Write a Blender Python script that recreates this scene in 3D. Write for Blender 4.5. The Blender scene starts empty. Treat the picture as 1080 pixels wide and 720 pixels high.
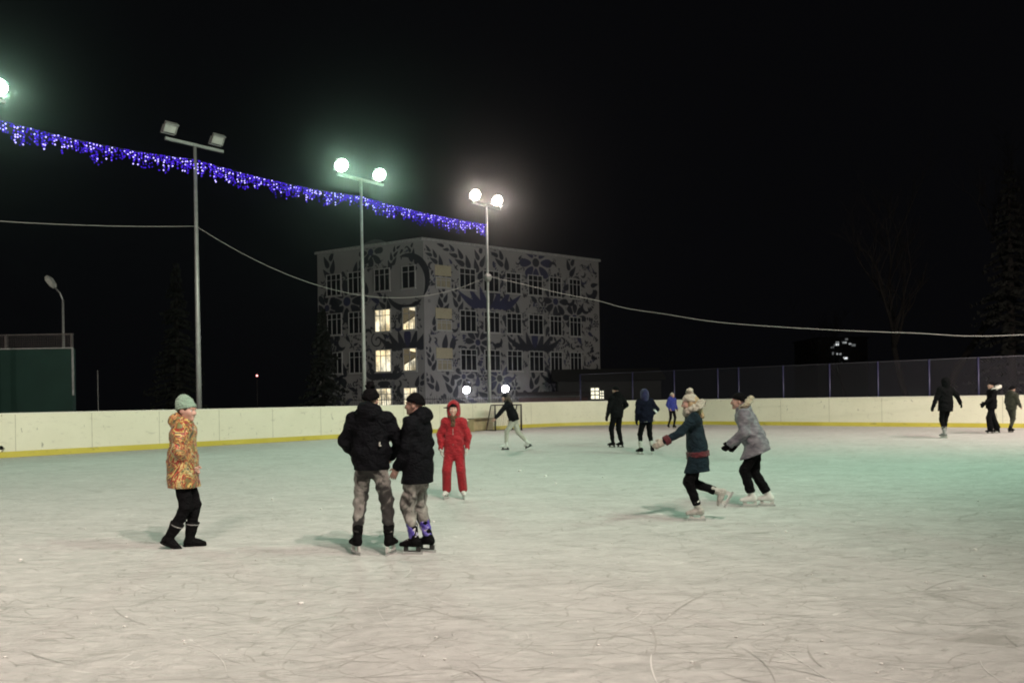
import bpy, bmesh, math, random
import numpy as np
from mathutils import Vector, Matrix, Euler
R = math.radians
rng = random.Random(7)
SC = bpy.context.scene
COL = SC.collection

# ------------------------------------------------------------------ camera model
F, EYE, ROLL, HX, HY = 830.0, 1.45, 0.0165, 540.0, 421.1
def level(px, py):
    dx, dy = px - HX, py - HY
    c, s = math.cos(ROLL), math.sin(ROLL)
    return dx * c - dy * s, dx * s + dy * c
def gp(px, py):                       # ground point under a pixel
    u, v = level(px, py)
    d = F * EYE / v
    return Vector((u * d / F, d, 0.0))
def at(px, py, d):                    # point at depth d
    u, v = level(px, py)
    return Vector((u * d / F, d, EYE - v * d / F))

cam = bpy.data.cameras.new('camera')
co = bpy.data.objects.new('camera', cam)
COL.objects.link(co)
c_, s_ = math.cos(ROLL), math.sin(ROLL)
right, up, back = Vector((c_, 0, -s_)), Vector((s_, 0, c_)), Vector((0, -1, 0))
m = Matrix.Identity(4)
for i in range(3):
    m[i][0], m[i][1], m[i][2] = right[i], up[i], back[i]
m[2][3] = EYE
co.matrix_world = m
cam.sensor_width = 36.0
cam.lens = 36.0 * F / 1080.0
cam.shift_x = 0.0
cam.shift_y = (HY - 360.0) / 1080.0
cam.clip_start, cam.clip_end = 0.05, 2000
SC.camera = co

# ------------------------------------------------------------------ materials
MATS = {}
def node_mat(name):
    mt = bpy.data.materials.new(name)
    mt.use_nodes = True
    nt = mt.node_tree
    b = nt.nodes['Principled BSDF']
    return mt, nt, b
def coords(nt, scale=(1, 1, 1), rot=(0, 0, 0), kind='Object'):
    tc = nt.nodes.new('ShaderNodeTexCoord')
    mp = nt.nodes.new('ShaderNodeMapping')
    mp.inputs['Scale'].default_value = scale
    mp.inputs['Rotation'].default_value = rot
    nt.links.new(tc.outputs[kind], mp.inputs[0])
    return mp.outputs[0]
def noise(nt, vec, scale, detail=4, rough=.55, dist=0.0):
    n = nt.nodes.new('ShaderNodeTexNoise')
    n.inputs['Scale'].default_value = scale
    n.inputs['Detail'].default_value = detail
    n.inputs['Roughness'].default_value = rough
    n.inputs['Distortion'].default_value = dist
    nt.links.new(vec, n.inputs['Vector'])
    return n.outputs['Fac']
def ramp(nt, fac, stops, interp='LINEAR'):
    r = nt.nodes.new('ShaderNodeValToRGB')
    r.color_ramp.interpolation = interp
    e = r.color_ramp.elements
    while len(e) < len(stops): e.new(.5)
    for el, (p, c) in zip(e, stops):
        el.position = p
        el.color = (*c, 1) if len(c) == 3 else c
    nt.links.new(fac, r.inputs[0])
    return r.outputs[0]
def mixc(nt, fac, a, b, mode='MIX'):
    mx = nt.nodes.new('ShaderNodeMix')
    mx.data_type = 'RGBA'; mx.blend_type = mode
    for sock, v in ((mx.inputs[0], fac), (mx.inputs[6], a), (mx.inputs[7], b)):
        if hasattr(v, 'links'): nt.links.new(v, sock)
        elif isinstance(v, (int, float)): sock.default_value = v
        else: sock.default_value = (*v, 1)
    return mx.outputs[2]
def mathn(nt, op, a, b=0.0):
    n = nt.nodes.new('ShaderNodeMath'); n.operation = op
    for sock, v in ((n.inputs[0], a), (n.inputs[1], b)):
        if hasattr(v, 'links'): nt.links.new(v, sock)
        else: sock.default_value = v
    return n.outputs[0]
def bump(nt, b, h, strength, dist=.01):
    n = nt.nodes.new('ShaderNodeBump')
    n.inputs['Strength'].default_value = strength
    n.inputs['Distance'].default_value = dist
    nt.links.new(h, n.inputs['Height'])
    nt.links.new(n.outputs[0], b.inputs['Normal'])
def sc3(c, k): return tuple(min(1, x * k) for x in c)

def plain(name, col, rough=.6, metal=0.0, var=.25, nscale=6.0, bmp=.15):
    if name in MATS: return MATS[name]
    mt, nt, b = node_mat(name)
    v = coords(nt)
    f = noise(nt, v, nscale, 5)
    nt.links.new(ramp(nt, f, [(.3, sc3(col, 1 - var)), (.7, sc3(col, 1 + var))]), b.inputs['Base Color'])
    b.inputs['Roughness'].default_value = rough
    b.inputs['Metallic'].default_value = metal
    if bmp: bump(nt, b, noise(nt, v, nscale * 8, 3), bmp, .004)
    MATS[name] = mt
    return mt
def fabric(name, col, rough=.85, var=.3, sheen=.15, nscale=9.0):
    dark = max(col) < .02
    if name in MATS: return MATS[name]
    mt, nt, b = node_mat(name)
    v = coords(nt)
    f = noise(nt, v, nscale, 5, .6)
    nt.links.new(ramp(nt, f, [(.28, sc3(col, 1 - var)), (.72, sc3(col, 1 + var))]), b.inputs['Base Color'])
    b.inputs['Roughness'].default_value = rough
    b.inputs['Sheen Weight'].default_value = sheen
    b.inputs['Specular IOR Level'].default_value = .06 if dark else .25
    fold = noise(nt, coords(nt, (1, 1, 1.5)), 11, 4, .55, 1.6)
    h = mathn(nt, 'ADD', fold, mathn(nt, 'ADD', mathn(nt, 'MULTIPLY', noise(nt, v, 30, 3), .3), mathn(nt, 'MULTIPLY', noise(nt, v, 220, 2), .06)))
    bump(nt, b, h, .8, .045)
    MATS[name] = mt
    return mt
def emit(name, col, strength, sample=True):
    if name in MATS: return MATS[name]
    mt = bpy.data.materials.new(name); mt.use_nodes = True
    nt = mt.node_tree; nt.nodes.clear()
    o = nt.nodes.new('ShaderNodeOutputMaterial'); e = nt.nodes.new('ShaderNodeEmission')
    e.inputs[0].default_value = (*col, 1); e.inputs[1].default_value = strength
    nt.links.new(e.outputs[0], o.inputs[0])
    if not sample: mt.cycles.emission_sampling = 'NONE'
    MATS[name] = mt
    return mt

# ------------------------------------------------------------------ mesh helpers
def link_mesh(name, verts, faces, mats, parent=None, smooth=False, mi=None, loc=None, rotz=None):
    me = bpy.data.meshes.new(name)
    me.from_pydata([tuple(v) for v in verts], [], [tuple(f) for f in faces])
    if not isinstance(mats, (list, tuple)): mats = [mats]
    for mt in mats: me.materials.append(mt)
    if mi is not None: me.polygons.foreach_set('material_index', mi)
    if smooth: me.polygons.foreach_set('use_smooth', [True] * len(me.polygons))
    me.update()
    o = bpy.data.objects.new(name, me)
    COL.objects.link(o)
    if parent is not None: o.parent = parent
    if loc is not None: o.location = loc
    if rotz is not None: o.rotation_euler = (0, 0, rotz)
    return o
class MB:
    def __init__(s): s.v, s.f, s.m = [], [], []
    def add(s, vs, fs, mi=0):
        n = len(s.v); s.v += [tuple(v) for v in vs]
        s.f += [tuple(i + n for i in f) for f in fs]; s.m += [mi] * len(fs)
        return s
    def frame_box(s, o, ax, ay, az, lo, hi, mi=0):      # box in a frame (origin, three axes)
        vs = []
        for x in (lo[0], hi[0]):
            for y in (lo[1], hi[1]):
                for z in (lo[2], hi[2]):
                    vs.append(o + ax * x + ay * y + az * z)
        fs = [(0, 1, 3, 2), (4, 6, 7, 5), (0, 4, 5, 1), (2, 3, 7, 6), (0, 2, 6, 4), (1, 5, 7, 3)]
        return s.add(vs, fs, mi)
    def box(s, lo, hi, mi=0):
        return s.frame_box(Vector((0, 0, 0)), Vector((1, 0, 0)), Vector((0, 1, 0)), Vector((0, 0, 1)), lo, hi, mi)
    def tube(s, pts, rad, n=8, mi=0, cap=True):
        pts = [Vector(p) for p in pts]
        if not hasattr(rad, '__len__'): rad = [rad] * len(pts)
        vs, fs = [], []
        prev = None
        for i, p in enumerate(pts):
            t = (pts[min(i + 1, len(pts) - 1)] - pts[max(i - 1, 0)]).normalized()
            a = prev if prev is not None else (Vector((0, 0, 1)) if abs(t.z) < .9 else Vector((1, 0, 0)))
            x = (a - t * a.dot(t)).normalized(); y = t.cross(x); prev = x
            for k in range(n):
                g = 2 * math.pi * k / n
                vs.append(p + (x * math.cos(g) + y * math.sin(g)) * rad[i])
        for i in range(len(pts) - 1):
            for k in range(n):
                k2 = (k + 1) % n
                fs.append((i * n + k, i * n + k2, (i + 1) * n + k2, (i + 1) * n + k))
        if cap:
            fs.append(tuple(range(n - 1, -1, -1))); b = (len(pts) - 1) * n
            fs.append(tuple(b + k for k in range(n)))
        return s.add(vs, fs, mi)
    def ball(s, c, r, nu=10, nv=7, mi=0, sq=(1, 1, 1)):
        vs, fs = [], []
        c = Vector(c)
        for j in range(nv + 1):
            th = math.pi * j / nv
            for i in range(nu):
                ph = 2 * math.pi * i / nu
                vs.append(c + Vector((r * sq[0] * math.sin(th) * math.cos(ph), r * sq[1] * math.sin(th) * math.sin(ph), r * sq[2] * math.cos(th))))
        for j in range(nv):
            for i in range(nu):
                i2 = (i + 1) % nu
                fs.append((j * nu + i, (j + 1) * nu + i, (j + 1) * nu + i2, j * nu + i2))
        return s.add(vs, fs, mi)
    def build(s, name, mats, parent=None, smooth=False, loc=None, rotz=None):
        return link_mesh(name, s.v, s.f, mats, parent, smooth, s.m, loc, rotz)
def tag(o, label=None, cat=None, group=None, kind=None):
    if label: o['label'] = label
    if cat: o['category'] = cat
    if group: o['group'] = group
    if kind: o['kind'] = kind
    return o
def empty(name, loc=(0, 0, 0), rz=0.0):
    o = bpy.data.objects.new(name, None)
    COL.objects.link(o); o.location = loc; o.rotation_euler = (0, 0, rz)
    o.empty_display_size = .2
    return o

# ------------------------------------------------------------------ world
W = bpy.data.worlds.new('World'); SC.world = W; W.use_nodes = True
wn = W.node_tree
bg = wn.nodes['Background']
sky = wn.nodes.new('ShaderNodeTexSky'); sky.sky_type = 'NISHITA'; sky.sun_disc = False
sky.sun_elevation = R(-6); sky.sun_rotation = R(200)
gl_ = wn.nodes.new('ShaderNodeMix'); gl_.data_type = 'RGBA'; gl_.blend_type = 'ADD'; gl_.inputs[0].default_value = 1.0
wn.links.new(sky.outputs[0], gl_.inputs[6]); gl_.inputs[7].default_value = (.036, .036, .046, 1)      # faint town glow on the night sky
wn.links.new(gl_.outputs[2], bg.inputs[0])
bg.inputs[1].default_value = 0.05

vs_ = SC.view_settings
vs_.view_transform = 'Standard'; vs_.look = 'None'; vs_.exposure = 0.0; vs_.gamma = 1.0; vs_.use_curve_mapping = False
SC.cycles.use_denoising = True
SC.cycles.filter_width = 1.9
SC.cycles.max_bounces = 6
SC.cycles.volume_bounces = 0
SC.cycles.sample_clamp_indirect = 8.0

# ------------------------------------------------------------------ rink frame
E1 = Vector((0.672, 0.7405, 0)).normalized()
E2 = Vector((E1.y, -E1.x, 0))
CORNER = Vector((5.0, 44.7, 0))
RW, RL, RR = 28.0, 52.0, 6.0
BH = 1.30
UP = Vector((0, 0, 1))
def rink(s, n):                        # s: metres back from the far corner along the left boards, n: metres away from them
    return CORNER - E1 * s + E2 * n
def rink_path(off=0.0, seg=14):
    pts = []
    def arc(cs, cn, a0):
        for i in range(seg + 1):
            a = a0 + (math.pi / 2) * i / seg
            pts.append(rink(cs + math.cos(a) * (RR + off), cn + math.sin(a) * (RR + off)))
    arc(RR, RR, math.pi); arc(RR, RW - RR, math.pi * .5) if False else None
    pts.clear()
    for (cs, cn, a0) in ((RL - RR, RR, -math.pi / 2), (RL - RR, RW - RR, 0), (RR, RW - RR, math.pi / 2), (RR, RR, math.pi)):
        arc(cs, cn, a0)
    out = []
    for i, p in enumerate(pts):        # fill the straight runs
        q = pts[(i + 1) % len(pts)]
        out.append(p)
        L = (q - p).length
        if L > 3:
            k = int(L / 2)
            out += [p.lerp(q, j / k) for j in range(1, k)]
    return out
# ================================================================== SETTING
def ice_material():
    mt, nt, b = node_mat('ice')
    L = nt.links
    v = coords(nt)
    big = noise(nt, v, .16, 5, .6, .8)
    vs1 = coords(nt, (1.0, 1.9, 1), (0, 0, .35))
    mid = noise(nt, vs1, 1.1, 8, .68, 1.4)
    vs2 = coords(nt, (1.0, 1.7, 1), (0, 0, -.25))
    fine = noise(nt, vs2, 4.2, 6, .72, 1.4)
    col = ramp(nt, mid, [(.3, (.43, .43, .425)), (.5, (.57, .57, .565)), (.72, (.69, .69, .685))])
    col = mixc(nt, .35, col, ramp(nt, big, [(.3, (.48, .495, .485)), (.7, (.65, .64, .625))]))
    col = mixc(nt, .45, col, ramp(nt, fine, [(.3, (.32, .32, .315)), (.75, (.70, .70, .69))]))
    # skate tracks: thin long curved lines, several families
    tot = None
    fam = [(.55, .2, .006, 3.0), (.8, 1.2, .006, 4.0), (1.1, 2.3, .007, 2.2), (.35, 2.9, .005, 5.0), (1.9, .8, .010, 2.0), (2.6, 1.9, .012, 2.5)]
    for sc, rot, w, asp in fam:
        vv = coords(nt, (1, asp, 1), (0, 0, rot))
        nz = nt.nodes.new('ShaderNodeTexNoise'); nz.inputs['Scale'].default_value = .35; nz.inputs['Detail'].default_value = 2
        L.new(vv, nz.inputs['Vector'])
        ad = nt.nodes.new('ShaderNodeVectorMath'); ad.operation = 'MULTIPLY_ADD'
        L.new(nz.outputs['Color'], ad.inputs[0]); ad.inputs[1].default_value = (2.4, 2.4, 0); L.new(vv, ad.inputs[2])
        vo = nt.nodes.new('ShaderNodeTexVoronoi'); vo.feature = 'DISTANCE_TO_EDGE'; vo.inputs['Scale'].default_value = sc
        L.new(ad.outputs[0], vo.inputs['Vector'])
        ln = mathn(nt, 'LESS_THAN', vo.outputs['Distance'], w)
        br = noise(nt, vv, 1.3 * sc, 3, .6)
        br = ramp(nt, br, [(.47, (0, 0, 0)), (.56, (1, 1, 1))])
        ln = mathn(nt, 'MULTIPLY', ln, br)
        tot = ln if tot is None else mathn(nt, 'MAXIMUM', tot, ln)
    tone = noise(nt, v, .8, 3)
    tcol = ramp(nt, tone, [(.55, (.30, .30, .28)), (.61, (.84, .84, .83))])
    col = mixc(nt, mathn(nt, 'MULTIPLY', tot, .5), col, tcol)
    # faint snow scrapings
    sn = ramp(nt, noise(nt, coords(nt, (1, 1.8, 1), (0, 0, .7)), 6.5, 5, .7, .6), [(.60, (0, 0, 0)), (.74, (1, 1, 1))])
    col = mixc(nt, mathn(nt, 'MULTIPLY', sn, .22), col, (.76, .76, .75))
    L.new(col, b.inputs['Base Color'])
    rr = ramp(nt, fine, [(.3, (.55, .55, .55)), (.7, (.8, .8, .8))])
    L.new(rr, b.inputs['Roughness'])
    b.inputs['Specular IOR Level'].default_value = .2
    h = mathn(nt, 'ADD', mathn(nt, 'MULTIPLY', mid, 1.0), mathn(nt, 'MULTIPLY', fine, .55))
    h = mathn(nt, 'SUBTRACT', h, mathn(nt, 'MULTIPLY', tot, .35))
    h = mathn(nt, 'ADD', h, mathn(nt, 'MULTIPLY', sn, .3))
    bump(nt, b, h, 1.0, .03)
    return mt

GROUND_M = plain('snowy_ground', (.10, .10, .105), .95, 0, .5, .25, .4)
def grid_sheet(name, x0, x1, y0, y1, n, z, mt):
    vs = [((x0 + (x1 - x0) * i / n), (y0 + (y1 - y0) * j / n), z) for j in range(n + 1) for i in range(n + 1)]
    fs = [(j * (n + 1) + i, j * (n + 1) + i + 1, (j + 1) * (n + 1) + i + 1, (j + 1) * (n + 1) + i) for j in range(n) for i in range(n)]
    return link_mesh(name, vs, fs, mt)
tag(grid_sheet('ground', -240, 240, -90, 290, 6, -.05, GROUND_M), kind='structure')
path = rink_path(-.02)
tag(link_mesh('ice_rink', [(p.x, p.y, 0.0) for p in path], [tuple(range(len(path)))], ice_material()), kind='structure')

# snow crumbs scraped up by the skates
sb = MB()
rs = random.Random(3)
for i in range(150):
    px, py = rs.uniform(0, 1080), 452 + 260 * rs.random() ** 1.3
    p = gp(px, py)
    r = rs.uniform(.004, .011) * (1.8 if rs.random() < .12 else 1)
    sb.ball((p.x, p.y, r * .4), r, 6, 4, 0, (1.3, 1, .6))
for px, py, r in ((548, 497, .035), (575, 502, .025), (586, 510, .02), (507, 516, .015)):
    p = gp(px, py); sb.ball((p.x, p.y, r * .4), r, 7, 5, 0, (1.4, 1, .7))
tag(sb.build('snow_crumbs', plain('snow', (.78, .78, .77), .8), None, True), kind='stuff')

# curved cuts left by skate blades, thin ribbons lying on the ice
sk = MB()
rk = random.Random(11)
def cut_mark(p, ang, L, bend, w, mi):
    n = 9; pts = []; a = ang; q = Vector((p.x, p.y, .0035))
    for i in range(n + 1):
        pts.append((q.copy(), a)); q = q + Vector((math.cos(a), math.sin(a), 0)) * (L / n); a += bend / n
    vs = []
    for i, (c, a_) in enumerate(pts):
        ww = w * (math.sin(math.pi * (i + .35) / (n + .7)) ** .6) * .5
        s = Vector((-math.sin(a_), math.cos(a_), 0)) * ww
        vs += [c + s, c - s]
    sk.add(vs, [(2 * i, 2 * i + 1, 2 * i + 3, 2 * i + 2) for i in range(n)], mi)
for i in range(150):
    px, py = rk.uniform(-40, 1120), 500 + 240 * rk.random() ** .8
    cut_mark(gp(px, py), rk.uniform(0, 6.28), rk.uniform(.12, .75), rk.uniform(-.9, .9), rk.uniform(.0025, .0075), 0 if rk.random() < .7 else 1)
for (x0, y0, x1, y1, bend, w, mi) in ((747, 625, 703, 655, .3, .014, 0), (686, 660, 688, 690, -.3, .012, 0), (687, 690, 695, 721, .25, .010, 1), (822, 682, 812, 700, .2, .013, 0), (852, 680, 872, 705, .5, .012, 0), (632, 672, 624, 690, .1, .012, 0), (1060, 668, 1075, 682, .3, .01, 0)):
    a, c = gp(x0, y0), gp(x1, y1); d_ = c - a
    cut_mark(a, math.atan2(d_.y, d_.x) - bend / 2, d_.length, bend, w, mi)
tag(sk.build('skate_marks', [plain('cut_dark', (.42, .42, .405), .6, 0, .1, 6, 0), plain('cut_snow', (.74, .74, .73), .8, 0, .05, 6, 0)]), kind='stuff')

# ---------------------------------------------------------------- rink boards
def board_material():
    mt, nt, b = node_mat('board_plastic')
    v = coords(nt)
    n1 = noise(nt, v, .8, 5, .6); n2 = noise(nt, coords(nt, (1, 1, 4)), 3.0, 6, .7)
    col = ramp(nt, n1, [(.3, (.77, .765, .62)), (.7, (.83, .825, .68))])
    col = mixc(nt, mathn(nt, 'MULTIPLY', ramp(nt, n2, [(.58, (0, 0, 0)), (.72, (1, 1, 1))]), .42), col, (.33, .32, .27))
    n4 = noise(nt, coords(nt, (1, 1, .35), (0, .5, 0)), 9.0, 2, .5, .6)      # black rubber marks left by pucks and blades
    col = mixc(nt, mathn(nt, 'MULTIPLY', ramp(nt, n4, [(.70, (0, 0, 0)), (.75, (1, 1, 1))]), .55), col, (.10, .10, .09))
    nt.links.new(col, b.inputs['Base Color'])
    b.inputs['Roughness'].default_value = .5
    b.inputs['Specular IOR Level'].default_value = .3
    bump(nt, b, n1, .1, .01)
    return mt
def kick_material():
    mt, nt, b = node_mat('kick_plastic')
    v = coords(nt)
    n2 = noise(nt, coords(nt, (1, 1, 3)), 2.2, 6, .75)
    n3 = noise(nt, v, .7, 3)
    col = ramp(nt, n3, [(.3, (.55, .47, .06)), (.7, (.68, .60, .11))])
    col = mixc(nt, ramp(nt, n2, [(.60, (0, 0, 0)), (.70, (1, 1, 1))]), col, (.16, .15, .10))
    nt.links.new(col, b.inputs['Base Color'])
    b.inputs['Roughness'].default_value = .5
    return mt
def strip(offs_in, offs_out, z0, z1):
    a, c = rink_path(offs_in), rink_path(offs_out)
    n = len(a)
    vs = [(p.x, p.y, z0) for p in a] + [(p.x, p.y, z1) for p in a] + [(p.x, p.y, z1) for p in c] + [(p.x, p.y, z0) for p in c]
    fs = []
    for i in range(n):
        j = (i + 1) % n
        fs += [(i, j, n + j, n + i), (n + i, n + j, 2 * n + j, 2 * n + i), (2 * n + i, 2 * n + j, 3 * n + j, 3 * n + i), (3 * n + i, 3 * n + j, j, i)]
    return vs, fs
boards = empty('rink_boards', tuple(rink(RL / 2, 0)))
off = -boards.location
def shifted(vf): return [(x + off.x, y + off.y, z + off.z) for x, y, z in vf[0]], vf[1]
bm_ = board_material()
link_mesh('panel', *shifted(strip(0.0, .07, -.04, BH - .04)), bm_, boards)
link_mesh('kick_strip', *shifted(strip(-.012, -.001, -.04, .175)), kick_material(), boards)
link_mesh('top_rail', *shifted(strip(-.012, .085, BH - .039, BH)), plain('rail_white', (.80, .79, .70), .4, 0, .06), boards)
seam = MB()
pp = rink_path(-.003)
acc = 0
for i, p in enumerate(pp):
    q = pp[(i + 1) % len(pp)]
    d = (q - p)
    if d.length > 1.0 and i % 1 == 0:
        t = d.normalized(); nrm = Vector((t.y, -t.x, 0))
        seam.frame_box(p + off, t, nrm, UP, (-.006, -.0015, .18), (.006, .0015, BH - .05))
seam.build('panel_seam', plain('seam', (.40, .39, .31), .8), boards)
tag(boards, 'cream plastic hockey boards with a yellow kick strip all round the ice', 'rink boards')

# ---------------------------------------------------------------- mesh fence on the far right boards
FH = 2.86
blue_post = plain('blue_post_colour', (.034, .034, .085), .45, .2, .15)  # even dark blue base colour for every post
wire_m = plain('galvanised_wire', (.08, .08, .10), .5, .6, .1, 6, 0)
fence_o = rink(-.16, 0)
fence = empty('mesh_fence', tuple(fence_o))
post_px = [612, 667, 711, 757, 779, 826, 875, 926, 980, 1032, 1092]
post_n = []
for px in post_px:                     # where each ray meets the fence line behind the boards
    u, v = level(px, 400); k = u / F
    # fence line: fence_o + E2*n ; x = k*y
    n = (k * fence_o.y - fence_o.x) / (E2.x - k * E2.y)
    post_n.append(n)
for n in post_n:
    MB().tube([E2 * n, E2 * n + UP * FH], .042, 8).build('fence_post', blue_post, fence, True)
na, nb = post_n[0], post_n[-1] + 6
MB().tube([E2 * na + UP * (FH - .02), E2 * nb + UP * (FH - .02)], .016, 6).build('top_rail', wire_m, fence, True)
wb = MB()
def bar(b, p, q, w):                    # thin three-sided wire
    b.tube([p, q], w, 3, 0, False)
z0, z1 = BH - .1, FH - .04
H_ = z1 - z0
st = .13
k = na - H_
while k < nb:
    for sgn in (1, -1):
        a0, a1 = (k, k + H_)
        za, zb = (z0, z1) if sgn > 0 else (z1, z0)
        lo, hi = max(a0, na), min(a1, nb)
        if hi - lo > .05:
            f0, f1 = (lo - a0) / H_, (hi - a0) / H_
            bar(wb, E2 * lo + UP * (za + (zb - za) * f0), E2 * hi + UP * (za + (zb - za) * f1), .0035)
    k += st
wb.build('netting', wire_m, fence)
tag(fence, 'tall blue post chain link fence above the far right boards', 'fence')

# ---------------------------------------------------------------- floodlight poles
steel = plain('galvanised_steel', (.42, .43, .43), .45, .35, .12, 4, .05)
housing = plain('lamp_housing', (.40, .41, .40), .5, .2, .1)
glass_off = plain('lamp_glass', (.55, .57, .55), .15, 0, .15, 3, 0)
LENS = {'green': emit('lamp_lit_green', (.80, 1.0, .88), 7), 'warm': emit('lamp_lit_warm', (1.0, .90, .80), 7), 'off': glass_off}
SPOTC = {'green': (.62, 1.0, .72), 'warm': (1.0, .81, .705)}
def floodlight_mesh(parent, loc, aim, lens, name='floodlight'):
    """box housing with a bevelled back, visor, bracket; the lens looks along aim"""
    f = Vector(aim).normalized(); s = f.cross(UP).normalized(); u = s.cross(f)
    o = Vector(loc)
    b = MB()
    w, h, d = (.215, .19, .14) if lens == 'off' else (.23, .21, .17)
    # housing: tapered back
    vs = []
    for (yy, k) in ((0, 1.0), (-d * .55, 1.0), (-d * 1.6, .55)):
        for (a, c) in ((-1, -1), (1, -1), (1, 1), (-1, 1)):
            vs.append(o + f * yy + s * (a * w * k) + u * (c * h * k))
    fs = [(0, 1, 5, 4), (1, 2, 6, 5), (2, 3, 7, 6), (3, 0, 4, 7), (4, 5, 9, 8), (5, 6, 10, 9), (6, 7, 11, 10), (7, 4, 8, 11), (8, 9, 10, 11), (0, 3, 2, 1)]
    b.add(vs, fs)
    # rim and visor
    b.frame_box(o, s, f, u, (-w - .012, .001, h - .02), (w + .012, .11, h + .006))
    b.frame_box(o, s, f, u, (-w - .012, .001, -h), (-w + .012, .05, h - .021))
    b.frame_box(o, s, f, u, (w - .012, .001, -h), (w + .012, .05, h - .021))
    # bracket down to the crossbar
    for a in (-1, 1):
        b.frame_box(o, s, f, u, (a * (w + .014) - .008 * (a < 0), -.12, -h - .06), (a * (w + .014) + .008 * (a > 0), -.06, .04))
    b.frame_box(o, s, f, u, (-w - .024, -.12, -h - .085), (w + .024, -.06, -h - .061))
    fl = b.build(name, housing, parent)
    g = MB().frame_box(o, s, f, u, (-w + .02, .002, -h + .02), (w - .02, .02, h - .025))
    if lens != 'off':                   # lit lens swollen into a dome to take in the lamp's glare
        g = MB().ball(o + f * .02, 1.0, 14, 8)
        g.v = [tuple(o + f * .015 + s * (x - o.x - f.x * .02) * 0 + (s * (Vector((x, y, z)) - o - f * .02).x + f * (Vector((x, y, z)) - o - f * .02).y * .45 + u * (Vector((x, y, z)) - o - f * .02).z) * .29) for x, y, z in g.v]
    g.build('lens', LENS[lens], fl, lens != 'off')
    return fl
def spot(name, parent, loc, aim, col, power, size=108, blend=.95, rad=.09):
    ld = bpy.data.lights.new(name, 'SPOT')
    ld.energy = power; ld.color = col; ld.spot_size = R(size); ld.spot_blend = blend; ld.shadow_soft_size = rad
    ob = bpy.data.objects.new(name, ld); COL.objects.link(ob); ob.parent = parent
    ob.location = loc
    ob.rotation_euler = Vector(aim).to_track_quat('-Z', 'Y').to_euler()
    return ob
def flood_pole(base, height, half, towards, lens, power, label, barz=None, aim_drop=.85, cone=108, group='floodlight poles behind the boards'):
    root = empty('floodlight_pole', tuple(base))
    MB().tube([(0, 0, -.05), (0, 0, height * .5), (0, 0, height)], [.10, .08, .055], 12).build('pole', steel, root, True)
    MB().tube([(0, 0, -.05), (0, 0, .06), (0, 0, .10)], [.20, .20, .12], 12).build('base_plate', steel, root)
    a = E1
    MB().frame_box(Vector((0, 0, height)), a, Vector((a.y, -a.x, 0)), UP, (-half - .2, -.05, 0), (half + .2, .05, .10)).build('crossbar', steel, root)
    aim = (Vector(towards) - Vector(base) - UP * height); aim.z = 0; aim.normalize()
    av = (aim - UP * aim_drop).normalized()
    for sg, ln in zip((-1, 1), lens):
        p = a * (sg * half) + UP * (height + .46)
        fl = floodlight_mesh(root, p, av, ln)
        if ln != 'off' and power > 0:
            spot('flood_lamp', fl, p + av * .30, av, SPOTC[ln], power, cone)
    tag(root, label, 'light pole', group)
    return root
def on_line1(px, out):                  # point behind the left boards on the ray of a pixel column
    o = rink(0, -out); u, v = level(px, 425); k = u / F
    s = (o.x - k * o.y) / (E1.x - k * E1.y)
    return o - E1 * s, s
P1, s1 = on_line1(210, 1.1); P2, s2 = on_line1(384.5, 1.1); P3, s3 = on_line1(516.5, 1.1)
ds = (s1 - s3) / 2
P0 = P1 - E1 * ds
aimc = rink(RL * .42, RW * .5)
def aim_from(p): return p + E2 * 10 + E1 * 0
PW = 1780
flood_pole(P1, 10.75, .88, aim_from(P1), ('off', 'off'), 0, 'light pole carrying two switched off grey floodlights, left of the patterned building')
flood_pole(P2, 10.95, 1.0, aim_from(P2) - E1 * 3, ('green', 'green'), PW, 'light pole with two greenish white lamps in front of the left end of the building')
flood_pole(P3, 11.15, .80, aim_from(P3) - E1 * 5, ('warm', 'warm'), PW, 'light pole with two warm white lamps rising behind the hockey goal')
P0 = P0 + E1 * .25
flood_pole(P0, 10.7, 1.15, aim_from(P0), ('green', 'green'), PW * .7, 'light pole at the left edge with only its greenish lamp in the picture')
# the matching row along the near side, behind and beside the camera
near = [(43, 3.7, .12, .38), (34.2, 2.3, 0, .60), (27.0, .85, .1, .46), (19.8, 1.6, .3, .58), (12.6, 2.0, .7, .62), (5.4, 1.9, .5, .62)]
for i, (s, kq, tw_, dr_) in enumerate(near):
    b_ = rink(s, RW + 1.1)
    kind = ('warm', 'warm') if i in (0, 1, 4, 5) else ('green', 'green')
    flood_pole(b_, 10.9, 1.1, b_ - E2 * 10 + E1 * 10 * tw_, kind, PW * kq * 1.15, 'floodlight pole on the near side of the rink', aim_drop=dr_, cone=92 if i == 0 else 124, group='floodlight poles on the near side')

# loudspeaker on the pole behind the goal
ls = MB()
bp = P3 + UP * 7.55
dirn = (Vector((0, 0, 0)) - bp); dirn.z = -2.0; dirn.normalize()
ls.tube([bp + dirn * .10, bp + dirn * .28, bp + dirn * .36, bp + dirn * .42], [.05, .09, .16, .21], 14)
ls.tube([bp, bp + dirn * .11], [.035, .035], 8)
o = ls.build('horn_loudspeaker', plain('speaker_grey', (.30, .30, .30), .5), None, True)
tag(o, 'small grey horn loudspeaker clamped to the pole behind the hockey goal', 'loudspeaker')

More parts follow.
